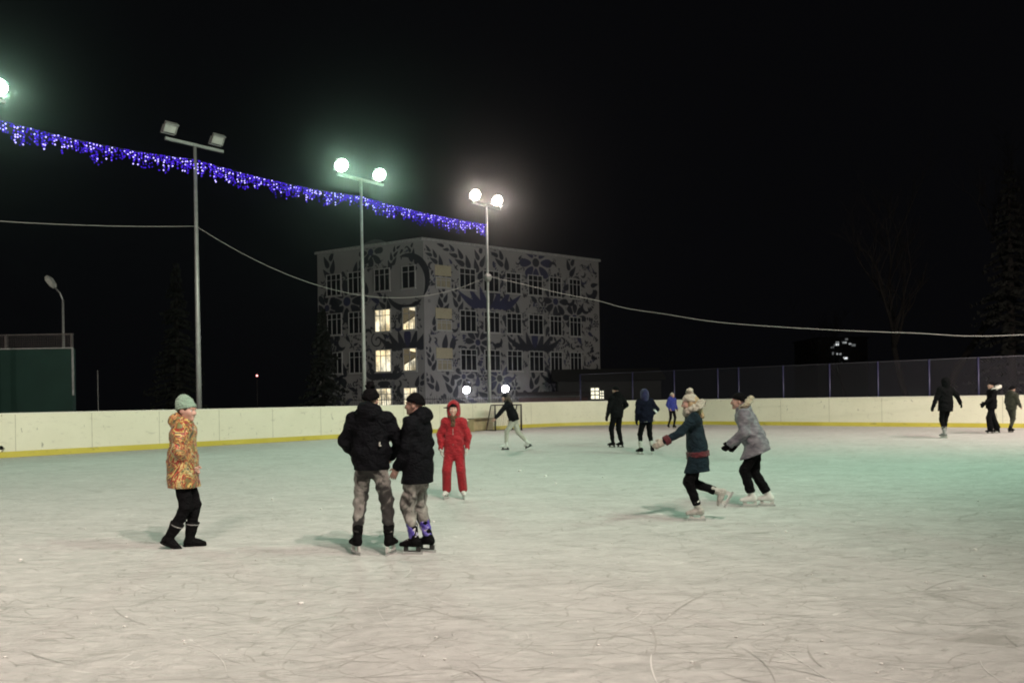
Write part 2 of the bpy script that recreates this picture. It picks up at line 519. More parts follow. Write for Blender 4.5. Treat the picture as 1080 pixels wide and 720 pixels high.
# ---------------------------------------------------------------- overhead cable
cable_m = plain('cable_sheath', (.30, .30, .29), .6, 0, .1, 6, 0)
def spline(pts, n=14):
    out = []
    P = [Vector(p) for p in pts]
    for i in range(len(P) - 1):
        p0, p1, p2, p3 = P[max(i - 1, 0)], P[i], P[i + 1], P[min(i + 2, len(P) - 1)]
        for j in range(n):
            t = j / n
            out.append(.5 * ((2 * p1) + (p2 - p0) * t + (2 * p0 - 5 * p1 + 4 * p2 - p3) * t * t + (3 * p1 - p0 - 3 * p2 + p3) * t ** 3))
    out.append(P[-1])
    return out
C0 = P1 - E1 * 24 + UP * 7.8; C1 = P1 + UP * 7.88; C3 = P3 + UP * 7.65
def sag(a, b, s, n=26):
    return [a.lerp(b, i / n) - UP * (4 * s * (i / n) * (1 - i / n)) for i in range(n + 1)]
tag(MB().tube(sag(C0, C1, 1.0), .014, 5).build('overhead_cable', cable_m, None, True), 'slack grey cable running from the switched off light pole out to the left', 'cable', 'overhead cables')
tag(MB().tube(sag(C1, C3, 1.75), .014, 5).build('overhead_cable', cable_m, None, True), 'slack grey cable hanging in front of the building between two light poles', 'cable', 'overhead cables')
END = Vector((27.0, 24.0, 0))
cpts = [C3]
for px, py in ((548, 299), (590, 309), (630, 317), (660, 325), (700, 331), (760, 340), (860, 347), (960, 351), (1080, 353)):
    u, v = level(px, py); kk = u / F
    A, B = C3, END
    tt = (kk * A.y - A.x) / ((B.x - A.x) - kk * (B.y - A.y))
    d = A.y + (B.y - A.y) * tt
    cpts.append(at(px, py, d))
cpts.append(Vector((END.x, END.y, 3.9)))
tag(MB().tube(spline(cpts, 5), .016, 5).build('overhead_cable', cable_m, None, True), 'long slack grey cable drooping from the lit pole across the dark sky to the right', 'cable', 'overhead cables')
tag(MB().tube([(END.x, END.y, -.05), (END.x, END.y, 4.0)], [.07, .05], 8).build('cable_post', steel, None, True), 'slim steel post outside the picture that holds the end of the long cable', 'post')

# ---------------------------------------------------------------- blue icicle light garlands
led_white = emit('led_bright', (.42, .36, 1.0), 3.0, False)
led_mid = emit('led_mid', (.16, .09, 1.0), 1.7, False)
led_blue_glow = emit('led_blue_glow', (.075, .022, .85), .9, False)
gz = 10.28
def garland(A, B, label, seed, sg=.12):
    r = random.Random(seed)
    L = (B - A).length
    mid = A.lerp(B, .5)
    root = empty('icicle_light_garland', tuple(mid))
    def P(t): return A.lerp(B, t) - UP * (4 * sg * t * (1 - t)) - mid
    b = MB().tube([P(i / 20) for i in range(21)], .012, 5)
    spots_ = []
    n = int(L / .095)
    for i in range(n):
        t = (i + r.random() * .6) / n
        ln = r.choice((.25, .35, .5, .62)) * r.uniform(.7, 1.05)
        if r.random() < .04: continue
        top = P(t); dx = r.uniform(-.04, .04)
        b.tube([top, top + Vector((dx, dx * .5, -ln))], .005, 3, 0, False)
        k = max(2, int(ln / .085))
        for j in range(k):
            q = (j + r.uniform(.1, .9)) / k
            spots_.append(top + Vector((dx * q + r.uniform(-.02, .02), dx * .5 * q, -ln * q)))
    wire = b.build('wire', plain('garland_wire', (.03, .03, .08), .5), root)
    r.shuffle(spots_)
    first = None
    for p in spots_[:100]:
        if first is None:
            first = MB().ball((0, 0, 0), .025, 6, 4).build('bulb', led_white, root, True); o = first
        else:
            o = first.copy(); COL.objects.link(o); o.parent = root
        o.location = p
    rest = MB()
    for i, p in enumerate(spots_[100:]):
        bright = r.random() < .35
        rest.ball(p, .024 if bright else .033, 6, 4, 0 if bright else 1)
    # dim blue beads standing in for the glow between the bulbs
    for i in range(int(L * 60)):
        t = r.random(); p = P(t) - UP * (r.random() ** 1.3 * (.44 + .18 * math.sin(t * 23 + seed) + .1 * math.sin(t * 61)))
        rest.ball(p, .022, 5, 3, 1)
    rs_ = rest.build('bulbs_and_glow', [led_mid, led_blue_glow], root, True); rs_['kind'] = 'stuff'
    tag(root, label, 'string lights', 'blue icicle light garlands')
G = [p + UP * gz for p in (P0 - E1 * ds, P0, P1, P2, P3)]
garland(G[0], G[1], 'blue icicle light string continuing past the left edge of the picture', 1)
garland(G[1], G[2], 'blue icicle light string ending at the pole with switched off floodlights', 2, .2)
garland(G[2], G[3], 'blue icicle light string between the switched off pole and the greenish lit pole', 3, .15)
garland(G[3], G[4], 'blue icicle light string nearest the warm lit pole, in front of the building', 4)

# ---------------------------------------------------------------- patterned building
dK, dL, dR = 62.0, 62 * 1.085, 62 * 1.178
K, LE, RE = at(449, 423, dK), at(337, 424, dL), at(633.5, 419, dR)
for p in (K, LE, RE): p.z = 0
BZ = at(449, 253.5, dK).z
bld = empty('patterned_building', tuple(K))
B4 = LE + (RE - K)
def rel(p): return Vector(p) - K
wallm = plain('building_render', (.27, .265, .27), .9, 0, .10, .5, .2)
b = MB()
foot = [K, RE, B4, LE]
vs = [rel(p) - UP * .05 for p in foot] + [rel(p) + UP * BZ for p in foot]
b.add(vs, [(0, 1, 5, 4), (1, 2, 6, 5), (2, 3, 7, 6), (3, 0, 4, 7), (4, 5, 6, 7)])
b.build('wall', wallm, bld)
pc = MB()
cen = (K + B4) * .5
def inset(p, k): return rel(p.lerp(cen, k))
q0 = [rel(p + (p - cen).normalized() * .22) for p in foot]; q1 = [inset(p, .03) for p in foot]
vs = [p + UP * (BZ + .002) for p in q0] + [p + UP * (BZ + .22) for p in q0] + [p + UP * (BZ + .22) for p in q1] + [p + UP * (BZ + .003) for p in q1]
fs = []
for i in range(4):
    j = (i + 1) % 4
    fs += [(i, j, 4 + j, 4 + i), (4 + i, 4 + j, 8 + j, 8 + i), (8 + i, 8 + j, 12 + j, 12 + i), (12 + i, 12 + j, j, i)]
pc.add(vs, fs).build('parapet', plain('parapet_grey', (.34, .34, .34), .8), bld)
dome = at(397, 252, 70)
MB().ball(rel(Vector((dome.x, dome.y, BZ + .2))), 1.55, 16, 10, 0, (1.1, 1, 1.0)).build('roof_dome', plain('dome_grey', (.14, .14, .15), .7), bld, True)

class Face:
    def __init__(s, a, b_, sign):
        s.a, s.t = a, (b_ - a).normalized(); s.L = (b_ - a).length
        s.n = Vector((s.t.y, -s.t.x, 0)) * sign
    def u(s, px, py=400):
        uu, v = level(px, py); k = uu / F
        return (k * s.a.y - s.a.x) / (s.t.x - k * s.t.y)
    def z(s, px, py):
        u = s.u(px, py); d = s.a.y + s.t.y * u
        return at(px, py, d).z
    def P(s, u, z, out=0.0): return rel(s.a + s.t * u + UP * z + s.n * out)
FR, FL = Face(K, RE, 1), Face(K, LE, -1)
frame_m = plain('window_frame', (.40, .40, .40), .6, 0, .1)
pane_m = plain('window_dark', (.012, .013, .018), .12, 0, .2, .5, 0)
blind_m = plain('window_blind', (.30, .27, .20), .8, 0, .1, 2)
lit_m = emit('window_lit', (1.0, .90, .62), 1.25)
def _lit_variation():                   # the room behind is not evenly lit
    nt = lit_m.node_tree
    e = [n for n in nt.nodes if n.type == 'EMISSION'][0]
    v = coords(nt, (1, 1, .8))
    st = ramp(nt, noise(nt, v, 1.5, 3, .6), [(.36, (.25, .25, .25)), (.60, (1, 1, 1))])
    nt.links.new(mathn(nt, 'MULTIPLY', st, 1.45), e.inputs[1])
    nt.links.new(ramp(nt, noise(nt, v, .9, 2), [(.35, (1.0, .80, .45)), (.65, (1.0, .93, .70))]), e.inputs[0])
_lit_variation()
lit_dim = emit('window_dim', (1.0, .82, .50), .10)
stair_m = plain('stair_dark', (.05, .045, .035), .8)
def window(face, u, z, w, h, kind='dark', nv=3):
    n, t = face.n, face.t
    o = face.P(u, z)
    f = MB()
    W_, H2 = w / 2, h / 2
    fr = .07
    for (x0, x1, y0, y1) in ((-W_, W_, -H2, -H2 + fr), (-W_, W_, H2 - fr, H2), (-W_, -W_ + fr, -H2 + fr, H2 - fr), (W_ - fr, W_, -H2 + fr, H2 - fr)):
        f.frame_box(o, t, n, UP, (x0, .004, y0), (x1, .09, y1))
    for i in range(1, nv):
        x = -W_ + w * i / nv
        f.frame_box(o, t, n, UP, (x - .028, .02, -H2 + fr), (x + .028, .075, H2 - fr))
    f.frame_box(o, t, n, UP, (-W_ + fr, .022, H2 * .45 - .025), (W_ - fr, .073, H2 * .45 + .025))
    f.frame_box(o, t, n, UP, (-W_ - .06, .003, -H2 - .07), (W_ + .06, .16, -H2 - .002))
    ob = f.build('window', frame_m, bld)
    g = MB().frame_box(o, t, n, UP, (-W_ + fr * .5, .012, -H2 + fr * .5), (W_ - fr * .5, .03, H2 - fr * .5))
    g.build('pane', {'dark': pane_m, 'lit': lit_m, 'blind': blind_m, 'stair': lit_dim}[kind], ob)
    if kind == 'stair':                 # lit soffit and flight of stairs seen inside
        s_ = MB()
        s_.add([o + t * x + n * .034 + UP * zz for x, zz in ((-W_ * .75, -H2 * .9), (W_ * .85, -H2 * .9), (W_ * .85, -H2 * .45), (-W_ * .75, H2 * .12))], [(0, 1, 2, 3)])
        s_.add([o + t * x + n * .034 + UP * zz for x, zz in ((-W_ * .85, H2 * .62), (W_ * .05, H2 * .78), (W_ * .1, H2 * .92), (-W_ * .8, H2 * .92))], [(0, 1, 2, 3)])
        s_.build('lit_stair', lit_m, ob)
        s2 = MB()
        for i in range(4):
            x = -W_ * .6 + i * w * .16
            s2.frame_box(o, t, n, UP, (x, .038, -H2 * .9), (x + .045, .046, -H2 * .9 + h * (.42 - .09 * i)))
        s2.frame_box(o + UP * (-H2 * .1), (t * .9 - UP * .42).normalized(), n, (UP * .9 + t * .42).normalized(), (-W_ * .7, .039, -.05), (W_ * .9, .047, .03))
        s2.build('railing', stair_m, ob)
cols_r = [469, 494.5, 519.5, 543, 566, 587, 607.5]
rows_r = [FR.z(494, y) for y in (294.5, 338.5, 379.5)]
rows_r.append(rows_r[2] - (rows_r[0] - rows_r[2]) / 2)
for ri, z in enumerate(rows_r[:3]):
    for ci, px in enumerate(cols_r):
        if ci == 0:
            window(FR, FR.u(px), z - .45, 1.45, .85, 'blind', 3)
            link_mesh('balcony_panel', *(lambda m_: (m_.v, m_.f))(MB().frame_box(FR.P(FR.u(px), z + .5), FR.t, FR.n, UP, (-.75, .003, -.42), (.75, .05, .42))), plain('beige_panel', (.42, .38, .27), .85, 0, .1), bld)
        else: window(FR, FR.u(px), z, 1.62 if ci < 5 else 1.4, 1.78)
cols_l = [354, 377, 405, 433]
rows_l = [FL.z(405, y) for y in (295, 338, 380.5, 421)]
for ri, z in enumerate(rows_l):
    for ci, px in enumerate(cols_l):
        kind = 'dark'
        if ci == 2 and ri > 0: kind = 'lit'
        if ci == 3 and ri in (1, 2): kind = 'stair'
        if ci == 3 and ri == 3: kind = 'lit'
        if ri == 3 and ci < 2: continue
        window(FL, FL.u(px), z, 1.62 if ci < 3 else 1.35, 1.85, kind, 3 if ci != 3 else 2)

# painted folk ornament
def teardrop(b, face, u, z, L, w, ang, curl=0.0, mi=0, out=.010, n=9):
    pts = []
    c, s = math.cos(ang), math.sin(ang)
    left, right_ = [], []
    for i in range(n + 1):
        t = i / n
        wid = w * math.sin(math.pi * t ** .62) ** .8 * .5 if 0 < t < 1 else 0
        x = L * t; y = curl * L * t * t
        left.append((x, y + wid)); right_.append((x, y - wid))
    ring = left + right_[-2:0:-1]
    vs = []
    for x, y in ring:
        uu, zz = u + x * c - y * s, z + x * s + y * c
        if not (0.1 < uu < face.L - .1): uu = min(max(uu, .1), face.L - .1)
        zz = min(max(zz, .05), BZ - .08)
        vs.append(face.P(uu, zz, out))
    b.add(vs, [tuple(range(len(vs)))], mi)
def disc(b, face, u, z, r, mi=0, out=.011, n=12, sq=1.0):
    b.add([face.P(u + r * math.cos(2 * math.pi * i / n), z + sq * r * math.sin(2 * math.pi * i / n), out) for i in range(n)], [tuple(range(n))], mi)
def arcband(b, face, u, z, r, w, a0, a1, mi=0, out=.012, n=18):
    vs = []
    for i in range(n + 1):
        t = i / n; a = a0 + (a1 - a0) * t; ww = w * (.12 + math.sin(math.pi * t) ** .7) * .5
        vs += [face.P(u + (r - ww) * math.cos(a), z + (r - ww) * math.sin(a), out), face.P(u + (r + ww) * math.cos(a), z + (r + ww) * math.sin(a), out)]
    b.add(vs, [(2 * i, 2 * i + 1, 2 * i + 3, 2 * i + 2) for i in range(n)], mi)
def spiral(b, face, u, z, r, mi=0, turns=1.8, out=.012, n=34, w=.16):
    vs = []
    for i in range(n + 1):
        t = i / n; a = turns * 2 * math.pi * t; rr = r * (.12 + .88 * t); ww = w * (1 - .5 * t) * .5
        vs += [face.P(u + (rr - ww) * math.cos(a), z + (rr - ww) * math.sin(a), out), face.P(u + (rr + ww) * math.cos(a), z + (rr + ww) * math.sin(a), out)]
    b.add(vs, [(2 * i, 2 * i + 1, 2 * i + 3, 2 * i + 2) for i in range(n)], mi)
def petal(b, face, u, z, L, w, ang, mi=0, out=.012, n=12):
    c, s = math.cos(ang), math.sin(ang); vs = []
    for i in range(n):
        a = 2 * math.pi * i / n; x = L * .5 * (1 + math.cos(a)); y = w * .5 * math.sin(a) * (.55 + .55 * x / L)
        uu = min(max(u + x * c - y * s, .1), face.L - .1); zz = min(max(z + x * s + y * c, .05), BZ - .08)
        vs.append(face.P(uu, zz, out))
    b.add(vs, [tuple(range(n))], mi)
def flower(b, face, u, z, r, k, mi, rr):
    for i in range(k):
        a = 2 * math.pi * i / k + rr.uniform(-.1, .1)
        petal(b, face, u + .28 * r * math.cos(a), z + .28 * r * math.sin(a), r * rr.uniform(.66, .8), r * .50, a, mi, .012)
    disc(b, face, u, z, r * .22, 1 - mi, .014)
def crown(b, face, u, z, r, mi, rr, up=1):
    for i in range(7):
        c = (i - 3) / 3; a = math.pi * (.5 - .46 * c)
        teardrop(b, face, u + c * .55 * r, z - .45 * r + .12 * r * c * c, r * (.95 + .3 * abs(c)), r * .34, a, .42 * c, mi, .0125 + .0001 * i)
    petal(b, face, u, z - .25 * r, r * .8, r * .5, math.pi * .5, 1 - mi, .0145)
    for i in range(5):
        a = math.pi * (1.12 + .76 * i / 4)
        petal(b, face, u, z - .5 * r, r * .5, r * .26, a, mi, .0135)
def spray(b, face, u, z, ang, k, L, rr, mi):
    x, y = u, z
    for i in range(k):
        sgn = 1 if i % 2 else -1
        l = L * (1 - .09 * i)
        teardrop(b, face, x, y, l * 1.15, l * .62, ang + sgn * .95, -.5 * sgn, mi)
        x += math.cos(ang) * L * .52; y += math.sin(ang) * L * .52; ang += .12
    teardrop(b, face, x, y, L * .8, L * .3, ang, 0, mi)
navy = plain('mural_navy', (.022, .024, .036), .8, 0, .2, 1, 0)
blue = plain('mural_blue', (.030, .032, .080), .8, 0, .2, 1, 0)
def mural(face, seed, feats, nfill):
    b = MB(); rr = random.Random(seed)
    taken = []
    for kind, px, py, r, mi in feats:
        u, z = face.u(px, py), face.z(px, py)
        taken.append((u, z, r * .95))
        if kind == 'flower': flower(b, face, u, z, r, 8, mi, rr)
        elif kind == 'crown': crown(b, face, u, z, r, mi, rr)
        elif kind == 'ring':
            arcband(b, face, u, z, r, r * .24, R(75), R(215), mi); arcband(b, face, u, z, r, r * .22, R(225), R(330), mi); arcband(b, face, u, z, r * .97, r * .20, R(-15), R(55), mi)
        elif kind == 'spiral': spiral(b, face, u, z, r, mi)
        elif kind == 'spray': spray(b, face, u, z - r * .8, R(rr.uniform(50, 130)), 6, r * .60, rr, mi)
        elif kind == 'pair':
            teardrop(b, face, u - .25, z - r * .6, r * 1.3, r * .55, R(75), .1, mi); teardrop(b, face, u + .45, z - r * .6, r * 1.25, r * .55, R(72), .1, mi)
        elif kind == 'disc': disc(b, face, u, z, r, mi)
    tries = 0; cnt = 0
    while cnt < nfill and tries < nfill * 14:
        tries += 1
        u, z = rr.uniform(.4, face.L - .4), rr.uniform(.3, BZ - .4)
        r = rr.choice((.26, .36, .48, .62)) if tries < nfill * 7 else rr.choice((.13, .18, .24))
        if any((u - a) ** 2 + (z - c) ** 2 < (r * .55 + d * .84) ** 2 for a, c, d in taken): continue
        taken.append((u, z, r * .8)); cnt += 1
        mi = 1 if rr.random() < .2 else 0
        q = rr.random(); a = rr.uniform(0, 2 * math.pi)
        if q < .34:                     # a string of drops that shrinks along a curve
            x, y, aa = u - math.cos(a) * r, z - math.sin(a) * r, a
            for i in range(4):
                l = r * (.85 - .15 * i)
                teardrop(b, face, x, y, l, l * .58, aa + 1.1, .35, mi)
                x += math.cos(aa) * r * .5; y += math.sin(aa) * r * .5; aa += .25
        elif q < .52: teardrop(b, face, u - math.cos(a) * r, z - math.sin(a) * r, r * 1.9, r * .95, a, rr.choice((-.45, .45, .3, -.3)), mi)
        elif q < .78: arcband(b, face, u, z, r * .75, r * .5, a, a + 3.4, mi)
        elif q < .87: spiral(b, face, u, z, r * .8, mi, 1.4, .012, 26, r * .28)
        elif q < .94:
            for i in range(3): disc(b, face, u + (i - 1) * r * .6, z + (i - 1) * r * .25, r * .24, mi, .011, 9, 1.2)
        else: flower(b, face, u, z, r, 6, mi, rr)
    b.build('mural', [navy, blue], bld)
mural(FR, 5, [('flower', 565, 277, 1.75, 1), ('crown', 517, 316, 1.9, 1), ('crown', 564, 362, 1.75, 0), ('flower', 527, 399, 1.35, 1), ('spray', 503, 276, 1.7, 0), ('spray', 493, 268, 1.5, 0),
              ('pair', 471, 361, 1.0, 0), ('flower', 586, 318, 1.4, 0), ('spray', 466, 315, 1.35, 0), ('spray', 600, 276, 1.5, 0), ('spray', 533, 270, 1.5, 0), ('spray', 483, 315, 1.3, 0),
              ('flower', 504, 361, 1.2, 0), ('spray', 560, 400, 1.6, 0), ('flower', 489, 397, 1.0, 0), ('spray', 545, 318, 1.3, 0), ('flower', 606, 335, 1.3, 0), ('spray', 478, 403, 1.5, 0),
              ('crown', 590, 398, 1.3, 0), ('spray', 460, 400, 1.2, 0), ('spray', 455, 378, 1.1, 0), ('spray', 540, 362, 1.3, 0), ('spray', 456, 335, 1.1, 0), ('spray', 464, 268, 1.2, 0), ('spray', 610, 400, 1.3, 0)], 620)
mural(FL, 9, [('ring', 428, 297, 2.1, 0), ('crown', 430, 360, 1.7, 0), ('spiral', 398, 359, .95, 0), ('flower', 366, 318, 1.8, 0), ('flower', 391, 266, 1.3, 0), ('spray', 350, 277, 1.8, 0),
              ('flower', 345, 325, 1.3, 0), ('spray', 366, 385, 1.8, 0), ('crown', 405, 393, 1.4, 0), ('spray', 440, 270, 1.2, 0), ('spray', 413, 272, 1.1, 0), ('spray', 412, 318, 1.4, 0),
              ('spray', 388, 300, 1.5, 0), ('flower', 350, 350, 1.1, 0), ('spray', 440, 395, 1.2, 0), ('spray', 385, 335, 1.3, 0), ('spray', 352, 400, 1.4, 0), ('spray', 375, 275, 1.4, 0)], 340)
tag(bld, 'four storey pale building painted with dark folk ornament, some stairwell windows lit', 'building')

# lamps and railing in front of the building
lamp_glow = emit('globe_lit', (.93, .90, 1.0), 180)
for (px, py, d, lab) in ((492, 411, 53.0, 'white globe lamp on a short post, left of the two before the building'), (533, 410, 53.0, 'white globe lamp on a short post, right above the hockey goal')):
    p = at(px, py, d)
    r = empty('garden_lamp', (p.x, p.y, 0))
    MB().tube([(0, 0, -.05), (0, 0, p.z - .22)], [.06, .045], 8).build('post', plain('lamp_post_black', (.03, .03, .03), .5), r, True)
    MB().tube([(0, 0, p.z - .23), (0, 0, p.z - .16)], [.09, .13], 10).build('lamp_base', plain('lamp_post_black', (.03, .03, .03), .5), r, True)
    MB().ball((0, 0, p.z), .215, 16, 10).build('globe', lamp_glow, r, True)
    tag(r, lab, 'lamp', 'garden lamps before the building')
rail = MB()
A = at(345, 428, 55); A.z = 0; Bq = at(612, 424, 55); Bq.z = 0
t = (Bq - A).normalized(); L = (Bq - A).length; nn = Vector((t.y, -t.x, 0))
i = 0
while i * .16 < L:
    rail.frame_box(A + t * (i * .16), t, nn, UP, (-.012, -.012, -.05), (.012, .012, 1.75 + .08 * (i % 12 == 0)), 0); i += 1
rail.frame_box(A, t, nn, UP, (0, .013, 1.55), (L, .035, 1.6)); rail.frame_box(A, t, nn, UP, (0, .013, .3), (L, .035, .35))
tag(rail.build('iron_railing', plain('iron_black', (.02, .02, .02), .5), None), 'black iron picket railing in front of the patterned building', 'railing')

# low dark red shed right of the building's foot
sh = at(585, 424, 57.5); sh.z = 0
shed = empty('low_shed', tuple(sh))
m_ = MB().box((-2.6, 0, -.05), (2.4, 2.4, 1.55)); m_.build('wall', plain('shed_brick', (.05, .022, .02), .9), shed)
MB().add([(-2.85, -.3, 1.552), (2.65, -.3, 1.552), (2.65, 2.6, 1.9), (-2.85, 2.6, 1.9), (-2.85, -.3, 1.64), (2.65, -.3, 1.64), (2.65, 2.6, 1.99), (-2.85, 2.6, 1.99)],
         [(0, 3, 2, 1), (4, 5, 6, 7), (0, 1, 5, 4), (1, 2, 6, 5), (2, 3, 7, 6), (3, 0, 4, 7)]).build('roof', plain('shed_roof', (.016, .010, .010), .9), shed)
tag(shed, 'low dark red brick shed just over the boards beside the patterned building', 'shed')

# low house with lit windows behind the fence
hp = at(629, 416, 66); hp.z = 0
hs = empty('low_house', tuple(hp))
MB().box((-3.2, .3, -.05), (5.5, 6, 2.9)).build('wall', plain('house_wall', (.02, .02, .02), .9), hs)
MB().add([(-3.6, -.1, 2.902), (5.9, -.1, 2.902), (5.9, 6.4, 2.902), (-3.6, 6.4, 2.902), (-3.6, 3.1, 4.0), (5.9, 3.1, 4.0)],
         [(0, 1, 5, 4), (2, 3, 4, 5), (0, 4, 3), (1, 2, 5), (0, 3, 2, 1)]).build('roof', plain('house_roof', (.012, .012, .012), .9), hs)
win_w = emit('house_window_lit', (1.0, .95, .72), 1.6)
def px_win(px0, py0, px1, py1, d, yy):
    a, c = at(px0, py1, d), at(px1, py0, d)
    return a.x - hp.x, a.z, c.x - hp.x, c.z
for rect, bars in (((623, 408.5, 632, 421), 1), ((632.6, 411.5, 637, 421), 1)):
    x0, z0_, x1, z1_ = px_win(*rect, 66.2, 0)
    f = MB()
    for zz in (z0_, z0_ + (z1_ - z0_) * .38, z0_ + (z1_ - z0_) * .68, z1_): f.box((x0 - .03, .17, zz - .04), (x1 + .03, .26, zz + .04))
    for xx in (x0, (x0 + x1) / 2, x1): f.box((xx - .035, .172, z0_), (xx + .035, .258, z1_))
    w = f.build('window', plain('house_frame', (.05, .05, .05), .6), hs)
    MB().box((x0, .22, z0_), (x1, .24, z1_)).build('pane', win_w, w)
tag(hs, 'low dark house with small yellow lit windows behind the chain link fence', 'house')

# far dark block with a few lit windows
fb = at(889, 400, 118); fb.z = 0
ap = empty('apartment_block', tuple(fb))
MB().box((-3.6, .3, -.05), (3.9, 10, 9.8)).build('wall', plain('block_wall', (.03, .03, .032), .9), ap)
MB().box((-3.8, 0, 9.802), (4.1, 10.3, 10.0)).build('roof', plain('block_roof', (.02, .02, .02), .9), ap)
wl = {1: emit('far_window_bright', (.95, 1.0, 1.0), .95), 0: emit('far_window_soft', (.9, .95, .95), .34), 2: emit('far_window_faint', (.9, .95, .95), .12)}
for x0, y0, x1, y1, kk in ((882, 360, 885.5, 361.2, 0), (880.6, 362, 885.8, 364.2, 1), (889, 360, 893.6, 362, 0), (896, 361.5, 898.6, 363.3, 0), (899, 362.5, 903, 365, 2), (878.5, 371, 881, 374, 2), (883, 372, 888, 374, 0), (890.4, 376.4, 894.5, 378.6, 1), (877, 365, 880, 367, 2), (892, 356.5, 895, 358.5, 2)):
    a, c = at(x0, y1, 118), at(x1, y0, 118)
    f = MB()
    f.box((a.x - fb.x - .05, .2, a.z - .06), (c.x - fb.x + .05, .29, a.z - .005)); f.box((a.x - fb.x - .05, .2, c.z + .005), (c.x - fb.x + .05, .29, c.z + .06))
    w = f.build('window', plain('house_frame', (.05, .05, .05), .6), ap)
    MB().box((a.x - fb.x, .22, a.z), (c.x - fb.x, .28, c.z)).build('pane', wl[kk], w)
tag(ap, 'far black apartment block showing only a few small lit windows', 'building')

# ---------------------------------------------------------------- left side: green screened court, street lamp
gpnt = at(77, 430, 31.0); gpnt.z = 0
gt = E1; 
court = empty('green_screen_wall', tuple(gpnt))
gh = at(77, 367.5, 31).z
gm = plain('green_sheet', (.012, .042, .034), .6, 0, .15, 1.0, .1)
MB().box((-16, 0, -.05), (0, .22, gh)).build('wall', gm, court)
MB().box((-16, -.05, gh + .002), (.06, -.005, gh + .05)).box((.002, -.05, 1.9), (.06, .01, gh)).build('edge_trim', plain('trim_white', (.30, .31, .31), .5), court)
rm = MB()
for i in range(7): rm.box((-.12 - 2.6 * i, .1, gh + .002), (-.04 - 2.6 * i, .18, gh + .60))
rm.box((-16, .115, gh + .56), (-.02, .165, gh + .61))
rm.build('railing', plain('railing_dark', (.10, .09, .09), .6), court)
nb_ = MB()
x = -15.9
while x < -.1:
    nb_.box((x, .135, gh + .003), (x + .012, .147, gh + .56)); x += .09
for j in range(6): nb_.box((-16, .131, gh + .05 + .09 * j), (-.1, .1345, gh + .062 + .09 * j))
nb_.build('mesh_panel', plain('mesh_dark', (.07, .06, .06), .7), court)
tag(court, 'dark green solid screen wall with a mesh railing on top, behind the left boards', 'screen wall')
sl = at(68, 430, 34.5)
top = at(66.3, 317, 34.5); hd = at(50, 293, 34.0); 
lamp = empty('street_lamp', (sl.x, sl.y + 6.2 * 0, 0))
lamp.location = (sl.x, 34.5 + 7.0 * 0, 0)
o0 = Vector(lamp.location)
# stands behind the enclosure
DD = 42.0
base = at(68, 430, DD); base.z = 0
lamp.location = base
tp, hd = at(66.3, 317, DD) - base, at(58, 303.5, DD) - base
hd2 = at(49.5, 291.5, DD) - base
MB().tube([(0, 0, -.05), (0, 0, tp.z * .5), tp], [.09, .075, .06], 8).build('pole', steel, lamp, True)
MB().tube([tp, tp.lerp(hd, .5) + Vector((.06, 0, .06)), hd], [.05, .045, .045], 8).build('arm', steel, lamp, True)
ax = (hd2 - hd).normalized()
lh = MB()
vs = []
pr = Vector((0, 1, 0)); pu = ax.cross(pr)
Lh = (hd2 - hd).length
for tt, w, h in ((0, .07, .06), (.25, .16, .12), (.75, .20, .13), (1.0, .12, .07)):
    for a, c in ((-1, -1), (1, -1), (1, 1), (-1, 1)): vs.append(hd + ax * (tt * Lh) + pr * (a * w) + pu * (c * h))
fs = [(3, 2, 1, 0), (12, 13, 14, 15)]
for j in range(3):
    for q in range(4): fs.append((4 * j + q, 4 * j + (q + 1) % 4, 4 * j + 4 + (q + 1) % 4, 4 * j + 4 + q))
lh.add(vs, fs).build('lamp_head', plain('lamp_head_pale', (.55, .55, .53), .4), lamp)
tag(lamp, 'unlit pale street lamp with a bent arm above the dark green screen wall', 'street lamp')
# tiny signal light and a marker post far behind the left boards
sp = at(271, 396, 64); s0 = Vector((sp.x, sp.y, 0))
sg = empty('signal_light', tuple(s0))
MB().tube([(0, 0, -.05), (0, 0, sp.z - .06)], .03, 6).build('post', plain('iron_black', (.02, .02, .02), .5), sg, True)
MB().ball((0, 0, sp.z), .075, 10, 6).build('lens', emit('signal_red', (1.0, .32, .30), 5.0, False), sg, True)
tag(sg, 'tiny red signal light shining in the dark between pole and building', 'signal light')
mp = at(103, 396, 44); MPo = Vector((mp.x, mp.y, 0))
mk = MB().tube([(0, 0, -.05), (0, 0, mp.z + .3)], .03, 6).build('marker_post', plain('post_grey', (.22, .22, .22), .6), None, True, tuple(MPo))
tag(mk, 'thin grey post standing alone in the dark right of the screen wall', 'post')

